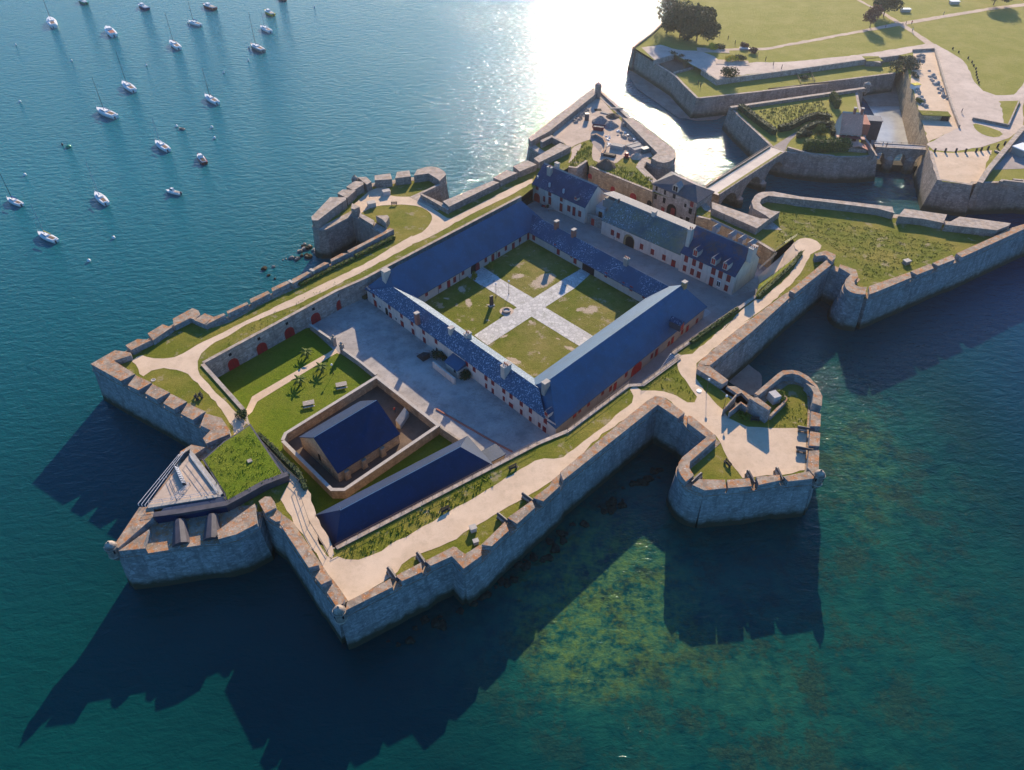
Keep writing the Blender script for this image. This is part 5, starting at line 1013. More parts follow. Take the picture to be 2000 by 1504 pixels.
boat((399,186),(427,203), 'white sailboat with black sail cover', cover='dark_metal', mast=1.2); boat((488,87),(517,101), 'cream sailboat with teal sail cover, mast against the glitter', 'sail', 'pale_wood', 'tarp_teal', 1.35)
boat((516,20),(535,30), 'white motorboat with yellow waterline', 'motor', 'yellow_cover', 'pale_wood'); boat((507,52),(531,63), 'white sailboat with furled white sail and red cockpit', cover='white_paint', mast=.9)
boat((541,-6),(558,1), 'dark boat half outside the top edge', 'motor', 'dark_metal'); boat((302,276),(331,295), 'white sailboat in the middle of the roadstead with outboard', cover='white_paint', mast=1.1)
boat((386,300),(401,320), 'white motorboat with red-brown stern seen from behind', 'motor', 'hull_red', 'dark_wood', Lmin=6); boat((322,371),(355,378), 'white cabin cruiser with black windows and outboard', 'motor', cover='pale_wood')
boat((185,376),(210,400), 'white sailboat with light mast and crosstrees in open water', cover='white_paint', mast=1.45, Lmin=7); boat((12,387),(45,401), 'white sailboat with blue sail cover at the left edge', cover='blue_cover', mast=1.35); boat((72,454),(113,472), 'nearest sailboat, yellow sail cover and grey mast', cover='yellow_cover', mast=1.3)
boat((348,248),(361,251), 'tiny cream rowing dinghy', 'open', 'pale_wood', Lmin=2.6)
def buoy(x, y_, label, mat='white_paint', r_=.5, group='white mooring buoys'):
    c = W(x, y_, .1); t = empty('mooring_buoy', (c.x, c.y, 0), label, 'buoy', group)
    bm = BM(); lathe(bm, [(.05,-.3),(r_*.8,-.15),(r_,.2),(r_*.85,.55),(r_*.4,.8),(.08,.85)], n=12); link('float', bm, mat, t, smooth=True)
    bm = BM(); tube(bm, [(0,0,.8),(0,0,1.15),(.15,0,1.2),(0,0,1.0)], .04, 5); link('mooring_ring', bm, 'dark_metal', t)
for x, y_ in ((31,88),(140,119),(286,128),(437,142),(39,199),(419,270),(49,342),(222,465),(174,510),(414,249),(485,118),(367,44),(486,93),(345,247),(614,14)):
    buoy(x, y_, 'small white mooring buoy floating alone between the boats', r_=.55 if y_ > 180 else .42)
for bx_, by_, lb in ((134,287,'green buoy near the centre left of the roadstead'),(122,283,'dark float beside the green buoy')): buoy(bx_, by_, lb, 'green_plastic' if bx_ == 134 else 'dark_metal', 1.1 if bx_ == 134 else .4, None)

# ================================================================== VEGETATION
def leafmesh(blobs, n, size, flat=0.0, seed=1):
    """many small leaf faces through the outer volume of ellipsoids (x,y,z,rx,ry,rz)"""
    g = np.random.default_rng(seed); bl = np.array(blobs, float); wgt = (bl[:,3]*bl[:,4]*bl[:,5])**(2/3); k = g.choice(len(bl), n, p=wgt/wgt.sum()); b_ = bl[k]
    d = g.normal(size=(n, 3)); d /= np.linalg.norm(d, axis=1, keepdims=True); r_ = g.uniform(.55, 1.05, (n, 1)); c = b_[:, :3]+d*r_*b_[:, 3:]
    nrm = d+g.normal(size=(n, 3))*.7; nrm /= np.linalg.norm(nrm, axis=1, keepdims=True); t = np.cross(nrm, g.normal(size=(n, 3))); t /= np.linalg.norm(t, axis=1, keepdims=True)+1e-9; q_ = np.cross(nrm, t)
    s_ = size*g.uniform(.6, 1.4, (n, 1)); V_ = np.stack([c-t*s_, c-q_*s_*.6, c+t*s_, c+q_*s_*.6], 1).reshape(-1, 3)
    return V_.tolist(), [], [(4*i, 4*i+1, 4*i+2, 4*i+3) for i in range(n)]
def tree(c, h, r_, label, mat, n=2600, size=.45, lobes=7, seed=1, group='trees of the park', name='tree', bare=.3, core=True):
    g = random.Random(seed); t = empty(name, c, label, 'tree', group)
    bm = BM(); tube(bm, [(0,0,-.2),(.1,0,h*.25),(0,.1,h*.55)], .045*h*.5, 8, .018*h*.5)
    for k in range(5): a = k*1.26+g.random(); tube(bm, [(0,0,h*(.25+.05*k)), (math.cos(a)*r_*.35, math.sin(a)*r_*.35, h*.5), (math.cos(a)*r_*.65, math.sin(a)*r_*.65, h*.68)], .012*h, 5, .004*h)
    link('trunk', bm, 'wood', t)
    bl = [(0,0,h*.56,r_*.72,r_*.72,h*.40)]
    for k in range(lobes): a = k*2*math.pi/lobes+g.random()*.6; q_ = g.uniform(.45,.72); bl.append((math.cos(a)*r_*q_, math.sin(a)*r_*q_, h*g.uniform(.28,.74), r_*g.uniform(.36,.5), r_*g.uniform(.36,.5), h*g.uniform(.17,.26)))
    link('crown', leafmesh(bl, n, size, seed=seed), mat, t); return t
T_ = lambda f, x, y_, z=ZU: P1(f, z, x, y_)
tree(T_('r8', 560,320), 15.5, 9, 'huge dark rounded tree at the corner of the park lawn', 'leaf_dark', 6500, .6, 10, 3); tree(T_('r8', 430,290), 16.5, 8.5, 'big dark tree left of the huge rounded tree', 'leaf_dark', 5000, .6, 9, 4); tree(T_('r8', 330,230), 17, 6.5, 'sparse tree by the sea wall, sky glare showing through', 'leaf_olive', 1500, .5, 8, 5)
tree(T_('s1', 795,215), 11, 4.0, 'small reddish-brown tree beside the footpath', 'leaf_red', 1500, .4, 6, 6); tree(T_('s1', 900,130), 14, 7, 'dark tree at the top edge by the path crossing', 'leaf_dark', 3200, .5, 8, 7); tree(T_('s1', 1760,40), 13, 8, 'dark tree at the top edge further right on the lawn', 'leaf_dark', 3200, .5, 8, 8)
def bush(c, r_, label, mat='leaf_mid', h=None, n=500, size=.22, seed=2, group=None, lobes=4, name='bush', stretch=(1,1)):
    g = random.Random(seed); h = h or r_; t = empty(name, c, label, 'bush', group)
    bl = [(0,0,h*.45,r_*.7*stretch[0],r_*.7*stretch[1],h*.5)]+[(g.uniform(-.5,.5)*r_*stretch[0], g.uniform(-.5,.5)*r_*stretch[1], h*g.uniform(.3,.7), r_*.45, r_*.45, h*.38) for _ in range(lobes)]
    link('foliage', leafmesh(bl, n, size, seed=seed), mat, t); bm = BM(); tube(bm, [(0,0,-.1),(0,0,h*.5)], .08, 5); link('stem', bm, 'wood', t); return t
bush(T_('r8', 940,378), 2.6, 'reddish shrub left of the white bench on the lawn', 'leaf_red', 2.6, 500, .3, 1); bush(T_('r8', 1003,415), 2.5, 'dark reddish shrub right of the white bench on the lawn', 'leaf_red', 2.6, 500, .3, 2)
bush(T_('r8', 825,600), 4.0, 'dark broad bush at the edge of the gravelled square', 'leaf_dark', 4.2, 900, .35, 3, stretch=(1.3,1))
for k, (x, y_, lb) in enumerate(((380,455,'shrub at the back of the sunken pit'),(440,480,'shrub in the middle of the sunken pit'),(490,520,'shrub at the front of the sunken pit'))): bush(T_('r8', x, y_, ZT), 3.2, lb, 'leaf_olive', 3, 600, .3, 10+k)
bush(T_('s1', 1045,560, ZT), 6.5, 'tall olive bush spilling over the end of the terrace', 'leaf_olive', 6, 1500, .35, 15); bush(T_('s1', 1100,480, ZU), 3.5, 'weedy bush at the top of the pond wall', 'leaf_olive', 2.6, 700, .3, 16)
bush(T_('s1', 1145,600, ZU), 2.4, 'low weeds on the left edge of the storage yard', 'leaf_olive', 1.6, 400, .25, 17, stretch=(.7,2)); bush(T_('s1', 1185,800, ZU), 2.4, 'yellowish weeds beside the stone heap of the yard', 'leaf_mid', 1.5, 400, .25, 18, stretch=(.7,1.8))
bush(T_('s2', 885,400, ZR_), 3.4, 'round bright bush inside the ravelin hedges', 'leaf_mid', 3.4, 900, .25, 19); bush(T_('s2', 775,425, ZR_), 2.6, 'low grey-brown bush left of the round bush', 'leaf_olive', 2.2, 500, .25, 20)
bush(T_('t2', 1050,985, ZY), 2.2, 'dark shrub beside the barracks porch', 'leaf_dark', 2.2, 600, .2, 21); bush(T_('t2', 780,790, ZY), 2.2, 'dark creeper mass over the barracks steps', 'leaf_dark', 1.8, 600, .2, 22, stretch=(1.6,1)); bush(T_('t3', 835,140, ZY), 1.4, 'small bush in the corner of yard and barracks', 'leaf_olive', 1.4, 300, .2, 23)
bush(T_('r2', 1290,700, ZG), 1.9, 'dark shrub at the south end of the lawn path', 'leaf_dark', 1.8, 500, .18, 24)
bush(T_('u6', 1220,850, ZG), 2.2, 'bright yellow-green shrub in the curved planting bed', 'leaf_bright', 1.9, 700, .2, 25, stretch=(1,1.4)); bush(T_('u6', 570,1110, ZG), 1.8, 'bright tuft of grass in front of the square block', 'leaf_bright', .8, 300, .2, 26)
for k, (x, y_, lb) in enumerate(((685,385,'yellow flower bed shrubs nearest the big trees'),(740,380,'dark green shrubs beside the first yellow bed'),(835,480,'yellow flower bed shrubs on the second pale slab'),(890,475,'dark green shrubs beside the second yellow bed'))):
    bush(T_('r8', x, y_), 3.2, lb, 'flower_yellow' if k in (0, 2) else 'leaf_dark', 2.4, 600, .28, 30+k, stretch=(1.4,.7), name='shrub')
for x, y_, lb in ((690,395,'pale slab under the flower bed nearest the big trees'),(840,490,'pale slab under the second flower bed')):
    c = T_('r8', x, y_); fb = empty('flower_bed', c, lb, 'flower bed'); bm = BM(); box(bm, (0,0,0), 14, 5.5, .2, -.12); link('slab', bm, 'earth', fb)
for f, x, y_, lb in (('r5',1035,575,'small round yellowish tree right of the court archway'),('r5',905,655,'small round yellowish tree left of the court archway')):
    tree(P1(f, ZY, x, y_+25), 3.6, 1.1, lb, 'leaf_bright', 500, .18, 5, 40+x, None, 'small_tree')
def palm(f, x, y_, label, seed):
    g = random.Random(seed); c = P1(f, ZY, x, y_); t = empty('palm', c, label, 'palm', 'young palms on the lawn')
    bm = BM(); tube(bm, [(0,0,-.1),(.05,0,1.6)], .22, 7, .16); link('trunk', bm, 'wood', t)
    for k in range(13):
        a = k*2.4; el = .9-.09*k; bm = BM(); prev = None; L = 1.9
        for j in range(6):
            s_ = j/5; r_ = L*s_*math.cos(el*(1-s_)); z = 1.6+L*s_*math.sin(el)-1.1*s_*s_; wd = .32*math.sin(math.pi*(.12+.85*s_)); p = Vector((math.cos(a)*r_, math.sin(a)*r_, z)); sd_ = Vector((-math.sin(a), math.cos(a), 0))*wd
            pr = [bm.verts.new(p-sd_-Vector((0,0,.12))), bm.verts.new(p), bm.verts.new(p+sd_-Vector((0,0,.12)))]
            if prev: bm.faces.new((prev[0], pr[0], pr[1], prev[1])); bm.faces.new((prev[1], pr[1], pr[2], prev[2]))
            prev = pr
        link('frond', bm, 'leaf_mid', t)
palm('t3', 120, 850, 'palm beside the lawn path nearest the red doors', 1); palm('t3', 305, 1030, 'palm just south of the lawn path by the gate piers', 2); palm('t3', 40, 1185, 'palm in the middle of the lawn nearest the picnic tables', 3)
def hedge(pts, wd, h, label, mat='leaf_mid', n=1500, size=.24, seed=1, name='hedge'):
    c = pts[len(pts)//2]; t = empty(name, c, label, 'hedge'); g = np.random.default_rng(seed); bl = []
    for i in range(len(pts)-1):
        L = (pts[i+1]-pts[i]).length; m_ = max(1, int(L/(wd*.55)))
        for k in range(m_): p = pts[i].lerp(pts[i+1], (k+.5)/m_); bl.append((p.x-c.x+g.normal()*.08, p.y-c.y+g.normal()*.08, h*.5, wd*.55, wd*.55, h*.55))
    link('foliage', leafmesh(bl, n, size, seed=seed), mat, t)
    bm = BM(); strip(bm, [V3(p-c, 0) for p in offs(pts, wd*.3, False)], wd*.6, h*.8, -.05); link('branches', bm, 'leaf_dark', t); return t
hedge(T2 := Q('s2', ZR_, 262,215, 380,310, 525,415), 3.2, 2.6, 'grey-green hedge along the left rim of the ravelin', 'leaf_olive', 2600, .26, 2); hedge(Q('s2', ZR_, 560,385, 650,370, 760,310, 850,285, 960,300), 3.0, 2.6, 'curved hedge above the ravelin track', 'leaf_olive', 2600, .26, 3)
hedge(Q('s2', ZR_, 715,440, 760,390, 840,355, 980,350), 2.4, 2.4, 'curved hedge below the ravelin track', 'leaf_olive', 2000, .26, 4); hedge(Q('s2', ZR_, 755,540, 930,540, 1095,535), 4.2, 4.6, 'tall clipped bright hedge on the ravelin edge', 'leaf_mid', 3800, .28, 5)
hedge(Q('s2', ZR_, 970,145, 1020,210), 2.6, 4.2, 'tall dark hedge behind the ravelin house', 'leaf_mid', 1500, .26, 6); hedge(Q('s2', ZR_, 975,350, 985,420), 2.0, 2.2, 'short hedge in front of the ravelin house', 'leaf_dark', 700, .24, 7)
hedge(Q('r2', ZG, 1420,840, 1590,1005, 1740,1150, 1790,1270), 1.3, 1.0, 'pale creeping hedge along the walk above the magazine', 'leaf_olive', 1800, .16, 8)
hedge(Q('s4', ZG, 600,285, 960,22), 1.3, 1.1, 'low hedge strip beside the upper eastern path', 'leaf_mid', 1500, .2, 9); hedge(Q('t5', ZG, 530,1080, 1000,640, 1095,500), 1.2, .9, 'low hedge strip above the ramp', 'leaf_mid', 1300, .2, 10)
hedge(Q('s7', ZG, 20,1035, 280,905, 440,830), 1.5, .9, 'row of bright bushes along the north-west path, lower stretch', 'leaf_bright', 1300, .22, 11); hedge(Q('s7', ZG, 460,815, 620,735, 760,665), 1.7, 1.1, 'row of bright bushes along the north-west path, upper stretch', 'leaf_bright', 1300, .22, 12)

# ragged tall grass: blades nobody could count
def inside(P_, X, Y):
    r_ = np.zeros(X.shape, bool); n = len(P_); j = n-1
    for i in range(n):
        xi, yi, xj, yj = P_[i].x, P_[i].y, P_[j].x, P_[j].y; cnd = ((yi > Y) != (yj > Y)) & (X < (xj-xi)*(Y-yi)/((yj-yi) or 1e-9)+xi); r_ ^= cnd; j = i
    return r_
def tufts(name, polys, dens, h, mat, label, z, seed=1, clump=.5, wd=.12):
    g = np.random.default_rng(seed); Vs = []; 
    for P_ in polys:
        xs = [p.x for p in P_]; ys = [p.y for p in P_]; ar = abs(area2(P_)); m_ = int(ar*dens*4); X = g.uniform(min(xs), max(xs), m_); Y = g.uniform(min(ys), max(ys), m_)
        kp = inside(P_, X, Y) & (np.sin(X*1.7+np.cos(Y*.9)*2)+np.sin(Y*2.1+X*.6)+g.normal(size=m_)*.8 > clump*2-1); X, Y = X[kp][:int(ar*dens)], Y[kp][:int(ar*dens)]; n = len(X)
        a = g.uniform(0, 6.28, n); hh = h*g.uniform(.5, 1.3, n); lean = g.normal(size=(n, 2))*hh[:, None]*.45
        b1 = np.stack([X-np.cos(a)*wd, Y-np.sin(a)*wd, np.full(n, z)], 1); b2 = np.stack([X+np.cos(a)*wd, Y+np.sin(a)*wd, np.full(n, z)], 1); tp = np.stack([X+lean[:,0], Y+lean[:,1], z+hh], 1); Vs.append(np.stack([b1, b2, tp], 1).reshape(-1, 3))
    V_ = np.concatenate(Vs); o = link(name, (V_.tolist(), [], [(3*i, 3*i+1, 3*i+2) for i in range(len(V_)//3)]), mat); tag(o, label, None, None, 'stuff')
BANK = Q('s6', ZG, 255,742, 320,766, 400,770, 510,730, 640,655, 830,555, 1050,425, 1290,295, 1450,200, 1430,95, 1000,320, 600,535, 250,715)
tufts('tall_grass', [BANK], 7, .55, 'blade', 'ragged bright grass on the bank beside the long hall', ZG, 1, .35, .14)
EB = Q('s3', ZG, 100,330, 500,400, 900,470, 1300,560, 1500,600, 1300,700, 1000,800, 750,880, 720,760, 560,650, 420,560, 250,520, 60,620)
tufts('tall_grass', [EB], 3.0, .17, 'blade', 'rough tufts covering the eastern bastion', ZG, 2, .5, .16); tufts('tall_grass', [EB], 2, .17, 'blade_dry', 'dry tufts among the grass of the eastern bastion', ZG, 5, .6, .16)
tufts('tall_grass', [Q('s4', ZG, 210,640, 490,410, 520,540, 600,650, 640,700, 600,735, 480,675, 390,650), Q('u6', ZG, 1130,1270, 1330,950, 1500,890, 1680,930, 1660,1280), Q('t1', ZG, 1270,590, 1990,240, 1990,300, 1000,820, 940,860), Q('s7', ZG, 60,1200, 900,790, 1740,345, 1800,290, 1000,690, 500,960)], 2.5, .35, 'blade', 'tufted grass on the rampart slopes', ZG, 3, .4, .12)
tufts('tall_grass', [Q('r3', ZR+.05, 870,195, 1070,30, 1230,0, 1490,300, 1340,380, 1050,535)], 3.5, .3, 'blade', 'tufts on the grass roof of the memorial building', ZR+.05, 4, .4, .1)
tufts('tall_grass', [Q('s2', ZR_, 400,230, 900,140, 960,260, 800,260, 560,350)], 2.0, .6, 'blade_dry', 'dry meadow grass on the ravelin', ZR_, 6, .4, .2)
NB_ = Q('r7', ZG, 600,785, 640,755, 800,785, 830,765, 1100,880, 1095,975); tufts('tall_grass', [NB_, Q('r7', ZG, 440,780, 560,590, 630,640, 620,700, 500,795)], 4, .6, 'blade', 'bright grass above the brown retaining wall', ZG, 7, .3, .16)

# ================================================================== N BASTION WORK SITE, ROCKS
sheet('work_site', smoothpoly(Q('r7', ZG, 640,245, 690,250, 740,300, 830,405, 1130,690, 1010,735, 960,720, 880,700, 800,770, 640,745, 620,690, 640,560, 520,600, 450,640, 400,590, 310,545, 340,470, 480,380, 620,270), 1), ZG+.04, 'earth', label='bare earth work site on the northern bastion')
sheet('work_site', smoothpoly(Q('r7', ZG, 460,640, 560,590, 500,700, 430,770, 470,690), 1), ZG+.045, 'earth', label='earth track leaving the work site')
def rock(c, r_, label, mat='rubble_stone', seed=0, group=None, name='boulder', flat=.7, cat='rock'):
    g = random.Random(seed); bm = BM(); bmesh.ops.create_icosphere(bm, subdivisions=2, radius=r_)
    for v_ in bm.verts: k = 1+.35*math.sin(v_.co.x*3/r_+seed)*math.cos(v_.co.y*2.7/r_+seed*2)+g.uniform(-.12,.12); v_.co *= k; v_.co.z = v_.co.z*flat+r_*.25
    o = link(name, bm, mat); o.location = c; o.rotation_euler = (0,0,seed); tag(o, label, cat, group, 'thing'); return o
def pile(c, r_, h, label, mat='gravel_pile', seed=0):
    g = random.Random(seed); bm = BM(); n = 18; rings = []
    for k, (rr, zz) in enumerate(((1,0),(.8,.3),(.55,.62),(.3,.88),(.1,1))): rings.append([bm.verts.new((r_*rr*math.cos(a*2*math.pi/n)*(1+g.uniform(-.12,.12)), r_*rr*math.sin(a*2*math.pi/n)*(1+g.uniform(-.12,.12)), h*zz*(1+g.uniform(-.1,.1)))) for a in range(n)])
    for i in range(4):
        for k in range(n): bm.faces.new((rings[i][k-1], rings[i][k], rings[i+1][k], rings[i+1][k-1]))
    bm.faces.new(rings[-1]); bm.faces.new(rings[0][::-1]); o = link('heap', bm, mat); o.location = c; tag(o, label, 'heap', None, 'thing')
pile(P1('t6', ZG, 480,720), 3.6, 2.2, 'grey heap of gravel at the top of the work site', 'gravel_pile', 1); pile(P1('t6', ZG, 660,780), 3.0, 1.8, 'heap of broken stone right of the gravel heap', 'rubble_stone', 2); pile(P1('u4', ZG, 1480,220), 3.4, 2.4, 'dark heap of earth at the edge of the grass slope', 'brown_earth', 3); pile(P1('t6', ZG, 1120,1340), 2.2, 1.8, 'brown heap beside the rounded stone shoulder', 'earth', 4); pile(P1('t6', ZG, 700,620), 2.6, 1.2, 'low brown heap near the ruined parapet', 'brown_earth', 5)
sk = P1('t6', ZG, 445,850); t = empty('skip', sk, 'dark red waste skip in the middle of the work site', 'skip', None, -.3)
bm = BM(); V_ = [bm.verts.new(p) for p in ((-1.6,-1.1,0),(1.6,-1.1,0),(1.6,1.1,0),(-1.6,1.1,0),(-2.3,-1.2,1.5),(2.3,-1.2,1.5),(2.3,1.2,1.5),(-2.3,1.2,1.5))]
for f in ((3,2,1,0),(0,1,5,4),(1,2,6,5),(2,3,7,6),(3,0,4,7)): bm.faces.new([V_[i] for i in f])
link('container', bm, 'dull_red', t); bm = BM(); box(bm, (0,0,.9), 3.8, 2.1, .3); link('rubbish', bm, 'rubble_stone', t)
for k in (-1, 1): bm = BM(); box(bm, (1.0*k,-1.2,.2), .14, .16, 1.3); link('rib', bm, 'hull_red', t)
def blocks(f, x, y_, label, n, sz, rz, mat='block_stone', z=ZG, group=None):
    c = P1(f, z, x, y_); t = empty('beam_stack', c, label, 'stack', group, rz)
    for k in range(n): bm = BM(); box(bm, ((k%2)*.12, (k-(n-1)/2)*sz[1]*1.15, 0 if k % 3 else .0), sz[0], sz[1], sz[2]*(1 if k % 2 else 1.15)); link('beam', bm, mat, t)
blocks('t6', 1060,1150, 'row of long pale stone beams near the shoulder wall', 3, (5.5,.7,.8), .55); blocks('t6', 780,1180, 'pair of pale stone blocks near the grass mound', 2, (4.5,1.2,1.2), -.45); blocks('t6', 1130,1230, 'stack of grey stone beams below the long beams', 3, (4.5,.9,1.3), .5); blocks('t6', 640,1320, 'row of dark timbers by the earth heap', 2, (4.0,.8,.8), -.4, 'dark_wood'); blocks('t6', 560,560, 'loose planks beside the dark pit', 3, (3.5,.35,.3), -.6, 'pale_wood'); blocks('t6', 760,480, 'loose beams across the ruined parapet', 2, (5.0,.4,.4), .1, 'pale_wood', ZG+.9)
bx = empty('tarpaulin', P1('t6', ZG, 1270,1240), 'teal covered crate at the foot of the shoulder wall', 'crate', None, .5); bm = BM(); box(bm, (0,0,0), 3.2, 2.2, 1.5, 0, .9); link('cover', bm, 'tarp_teal', bx); bm = BM(); box(bm, (0,0,-.0), 3.4, 2.4, .15); link('pallet', bm, 'wood', bx)
mx = empty('cement_mixer', P1('t6', ZG, 940,1345), 'small red machine by the brown heap of the work site', 'machine'); bm = BM(); lathe(bm, [(.3,.5),(.8,.8),(.8,1.3),(.4,1.7)], n=10); link('drum', bm, 'bright_red', mx); bm = BM(); box(bm, (0,0,0), 1.8, 1.2, .6); link('chassis', bm, 'dull_red', mx); 
for sx in (-1, 1): bm = BM(); tube(bm, [(sx*.7,-.7,.3),(sx*.7,-.58,.3)], .3, 10); link('wheel', bm, 'dark_metal', mx)
cab = empty('cabinet', P1('t6', ZG, 235,680), 'tall dark cabinet standing at the left of the work site', 'cabinet'); bm = BM(); box(bm, (0,0,0), 1.5, 1.3, 2.6); link('body', bm, 'dark_metal', cab); bm = BM(); box(bm, (0,-.68,.2), 1.2, .06, 2.2); link('door', bm, 'dark_concrete', cab)
pit = P1('t6', ZG, 430,500); sheet('dark_pit', [pit+Vector(p) for p in ((-1.3,-1.2,0),(1.5,-1.0,0),(1.4,1.3,0),(-1.2,1.1,0))], ZG+.08, 'dark_hole', label='square dark pit in the work site')
mwall('curved_wall', Q('t6', 10.6, 330,950, 400,930, 520,1000, 560,1090, 540,1180, 490,1260), 'low curved wall with grass crest on the work site', 10.6, ZG-.1, 0, .8, 'rampart_stone'); sheet('shaded_pit', Q('t6', ZG, 310,980, 400,940, 510,1010, 545,1090, 480,1260, 330,1090), ZG+.06, 'cobbles', label='paved hollow behind the curved wall')
g_ = random.Random(5)
for k in range(34):
    t_ = k/33; x, y_ = (20+250*t_+g_.uniform(-25,25), 700-200*t_+g_.uniform(-50,50)); rock(P1('t6', ZG, x, y_), g_.uniform(.3,.7), 'pale rubble stone dumped along the north-west parapet of the work site', 'rubble_stone', k, 'rubble stones along the parapet', 'rubble_stone')
for k in range(26): t_ = k/25; rock(P1('t6', ZG, 800+430*t_+g_.uniform(-50,50), 900+200*t_+g_.uniform(-40,40)), g_.uniform(.35,.8), 'rubble stone or bag stored along the shoulder wall', 'white_paint' if k % 5 == 0 else 'rubble_stone', k+50, 'rubble and bags along the shoulder wall', 'rubble_stone')
for k in range(24): rock(P1('t6', ZG, 610+g_.uniform(-50,60), 1050+g_.uniform(-90,130)), g_.uniform(.25,.55), 'white broken stone scattered beside the curved wall', 'white_paint', k+90, 'white stones by the curved wall', 'rubble_stone')
for k in range(20): t_ = k/19; rock(P1('s1', ZU, 1265+130*t_+g_.uniform(-25,25), 560+220*t_+g_.uniform(-30,30)), g_.uniform(.4,1.1), 'pale stone lying along the right side of the storage yard', 'block_stone', k+120, 'stones on the right of the storage yard', 'stone')
for k in range(12): rock(P1('s1', ZU, 1185+g_.uniform(-30,30), 465+g_.uniform(-30,25)), g_.uniform(.6,1.3), 'grey stone at the head of the storage yard', 'rubble_stone', k+150, 'stones at the head of the storage yard', 'stone')
for k in range(12): t_ = k/11; rock(P1('s1', ZU, 1150+70*t_+g_.uniform(-12,12), 680+150*t_+g_.uniform(-15,15)), g_.uniform(.6,1.2), 'whitish stone along the left side of the storage yard', 'block_stone', k+170, 'stones on the left of the storage yard', 'stone')
for k in range(26): t_ = g_.random(); x, y_ = 602-75*t_*t_+g_.uniform(-14,16), 490+50*t_*t_+g_.uniform(-14,12); rock(W(x, y_, 0), g_.uniform(.3,1.0), 'brown rock awash at the foot of the north-west curtain', 'rubble_stone' if g_.random() < .35 else 'weed', k+200, 'rocks at the foot of the north-west curtain', 'shore_rock', .55)
for k in range(54):
    t_ = g_.random(); sg_ = ((905,1178),(1285,905),(1262,880)) if g_.random() < .75 else ((690,1268),(915,1180),(905,1178)); x0, y0 = sg_[0]; x1, y1 = sg_[1]
    rock(W(x0+(x1-x0)*t_+g_.uniform(0,26), y0+(y1-y0)*t_+g_.uniform(-4,22), -.15), g_.uniform(.35,1.1), 'dark weedy rock awash below the southern curtain wall', 'weed', k+300, 'rocks below the southern curtain', 'shore_rock', .45)
sheet('shingle', smoothpoly(Q('u6', .12, -60,260, 120,60, 620,-40, 820,60, 640,220, 760,330, 900,420, 905,560, 880,690, 760,800, 500,640, 250,470), 2), .12, 'mud', label='shingle exposed in the corner below the eastern curtain')
hg = empty('site_hut', P1('s1', ZU, 1145,690), 'white plastic crate at the left edge of the storage yard', 'crate', None, .3); bm = BM(); box(bm, (0,0,0), 3, 2.2, 1.6); link('body', bm, 'white_paint', hg); bm = BM(); box(bm, (0,0,1.6), 3.2, 2.4, .2); link('lid', bm, 'flower_yellow', hg)
rt = empty('brick_store', P1('s1', ZU, 1290,925), 'low brick store with weedy flat roof in the storage yard', 'shed', None, -.12); bm = BM(); box(bm, (0,0,0), 10, 4.0, 1.8); link('wall', bm, 'warm_stone', rt); bm = BM(); box(bm, (0,0,1.8), 10.4, 4.4, .2); link('roof', bm, 'rough_grass', rt); bm = BM(); box(bm, (3.2,-2.3,.1), 2.6, .1, 1.7); link('door', bm, 'dark_hole', rt)

# ================================================================== FURNITURE OF THE RAMPARTS
def cannon(c, a, label):
    t = empty('cannon', (*c[:2], ZG), label, 'cannon', 'cannons in the embrasures', a)
    bm = BM(); lathe(bm, [(.06,-1.75),(.2,-1.7),(.33,-1.6),(.34,-1.2),(.30,-.2),(.25,.6),(.21,1.5),(.25,1.65),(.22,1.8)], n=12)
    for v_ in bm.verts: v_.co = Vector((v_.co.z, v_.co.x, v_.co.y+1.05))
    link('barrel', bm, 'dark_metal', t, smooth=True)
    for sy in (-1, 1):
        bm = BM(); box(bm, (-.5, sy*.38, .35), 1.9, .16, .55, 0, .9); link('carriage_cheek', bm, 'pale_wood', t)
        for sx in (-1.15, .15): bm = BM(); tube(bm, [(sx, sy*.5-.07*sy, .3), (sx, sy*.5+.1*sy, .3)], .3, 12); link('wheel', bm, 'wood', t)
    bm = BM(); box(bm, (-.5,0,.25), 2.0, .6, .14); link('carriage_bed', bm, 'pale_wood', t); return t
def toward(f, x0, y0, x1, y1, z=10.2): a = P1(f, z, x0, y0); b_ = P1(f, z, x1, y1); return (a+b_)/2, math.atan2(b_.y-a.y, b_.x-a.x)
for f, x0, y0, x1, y1, lb in (('s6',645,860,690,920,'cannon in the embrasure nearest the southern tip'),('s6',875,745,915,800,'cannon in the second embrasure from the southern tip'),('s6',1510,435,1560,475,'cannon beside the white plinth on the southern curtain'),('s6',1705,278,1755,312,'cannon in the embrasure right of the white plinth'),
        ('s5',1290,795,1330,865,'cannon in the left embrasure of the south-east bastion'),('s5',1488,770,1530,850,'cannon in the right embrasure of the south-east bastion'),('s5',1658,487,1722,497,'cannon facing east beside the grass'),('s5',1648,628,1715,640,'cannon facing east beside the sandy square'),('s5',955,815,905,860,'cannon in the embrasure at the round shoulder')):
    c, a = toward(f, x0, y0, x1, y1); cannon(c, a, lb)
def bench(f, x, y_, a, label, z=ZG, mat='dark_wood'):
    t = empty('bench', P1(f, z, x, y_), label, 'bench', 'park benches of the fort', a)
    bm = BM(); [box(bm, (0,-.18+.18*k,.43), 1.9, .14, .05) for k in range(3)]; link('seat', bm, mat, t)
    bm = BM(); [box(bm, (0,.3+.03*k,.55+.17*k), 1.9, .05, .13) for k in range(3)]; link('backrest', bm, mat, t)
    for sx in (-.75, .75): bm = BM(); box(bm, (sx,0,0), .08, .5, .43); box(bm, (sx,.3,0), .08, .07, .98); link('leg', bm, 'dark_metal', t)
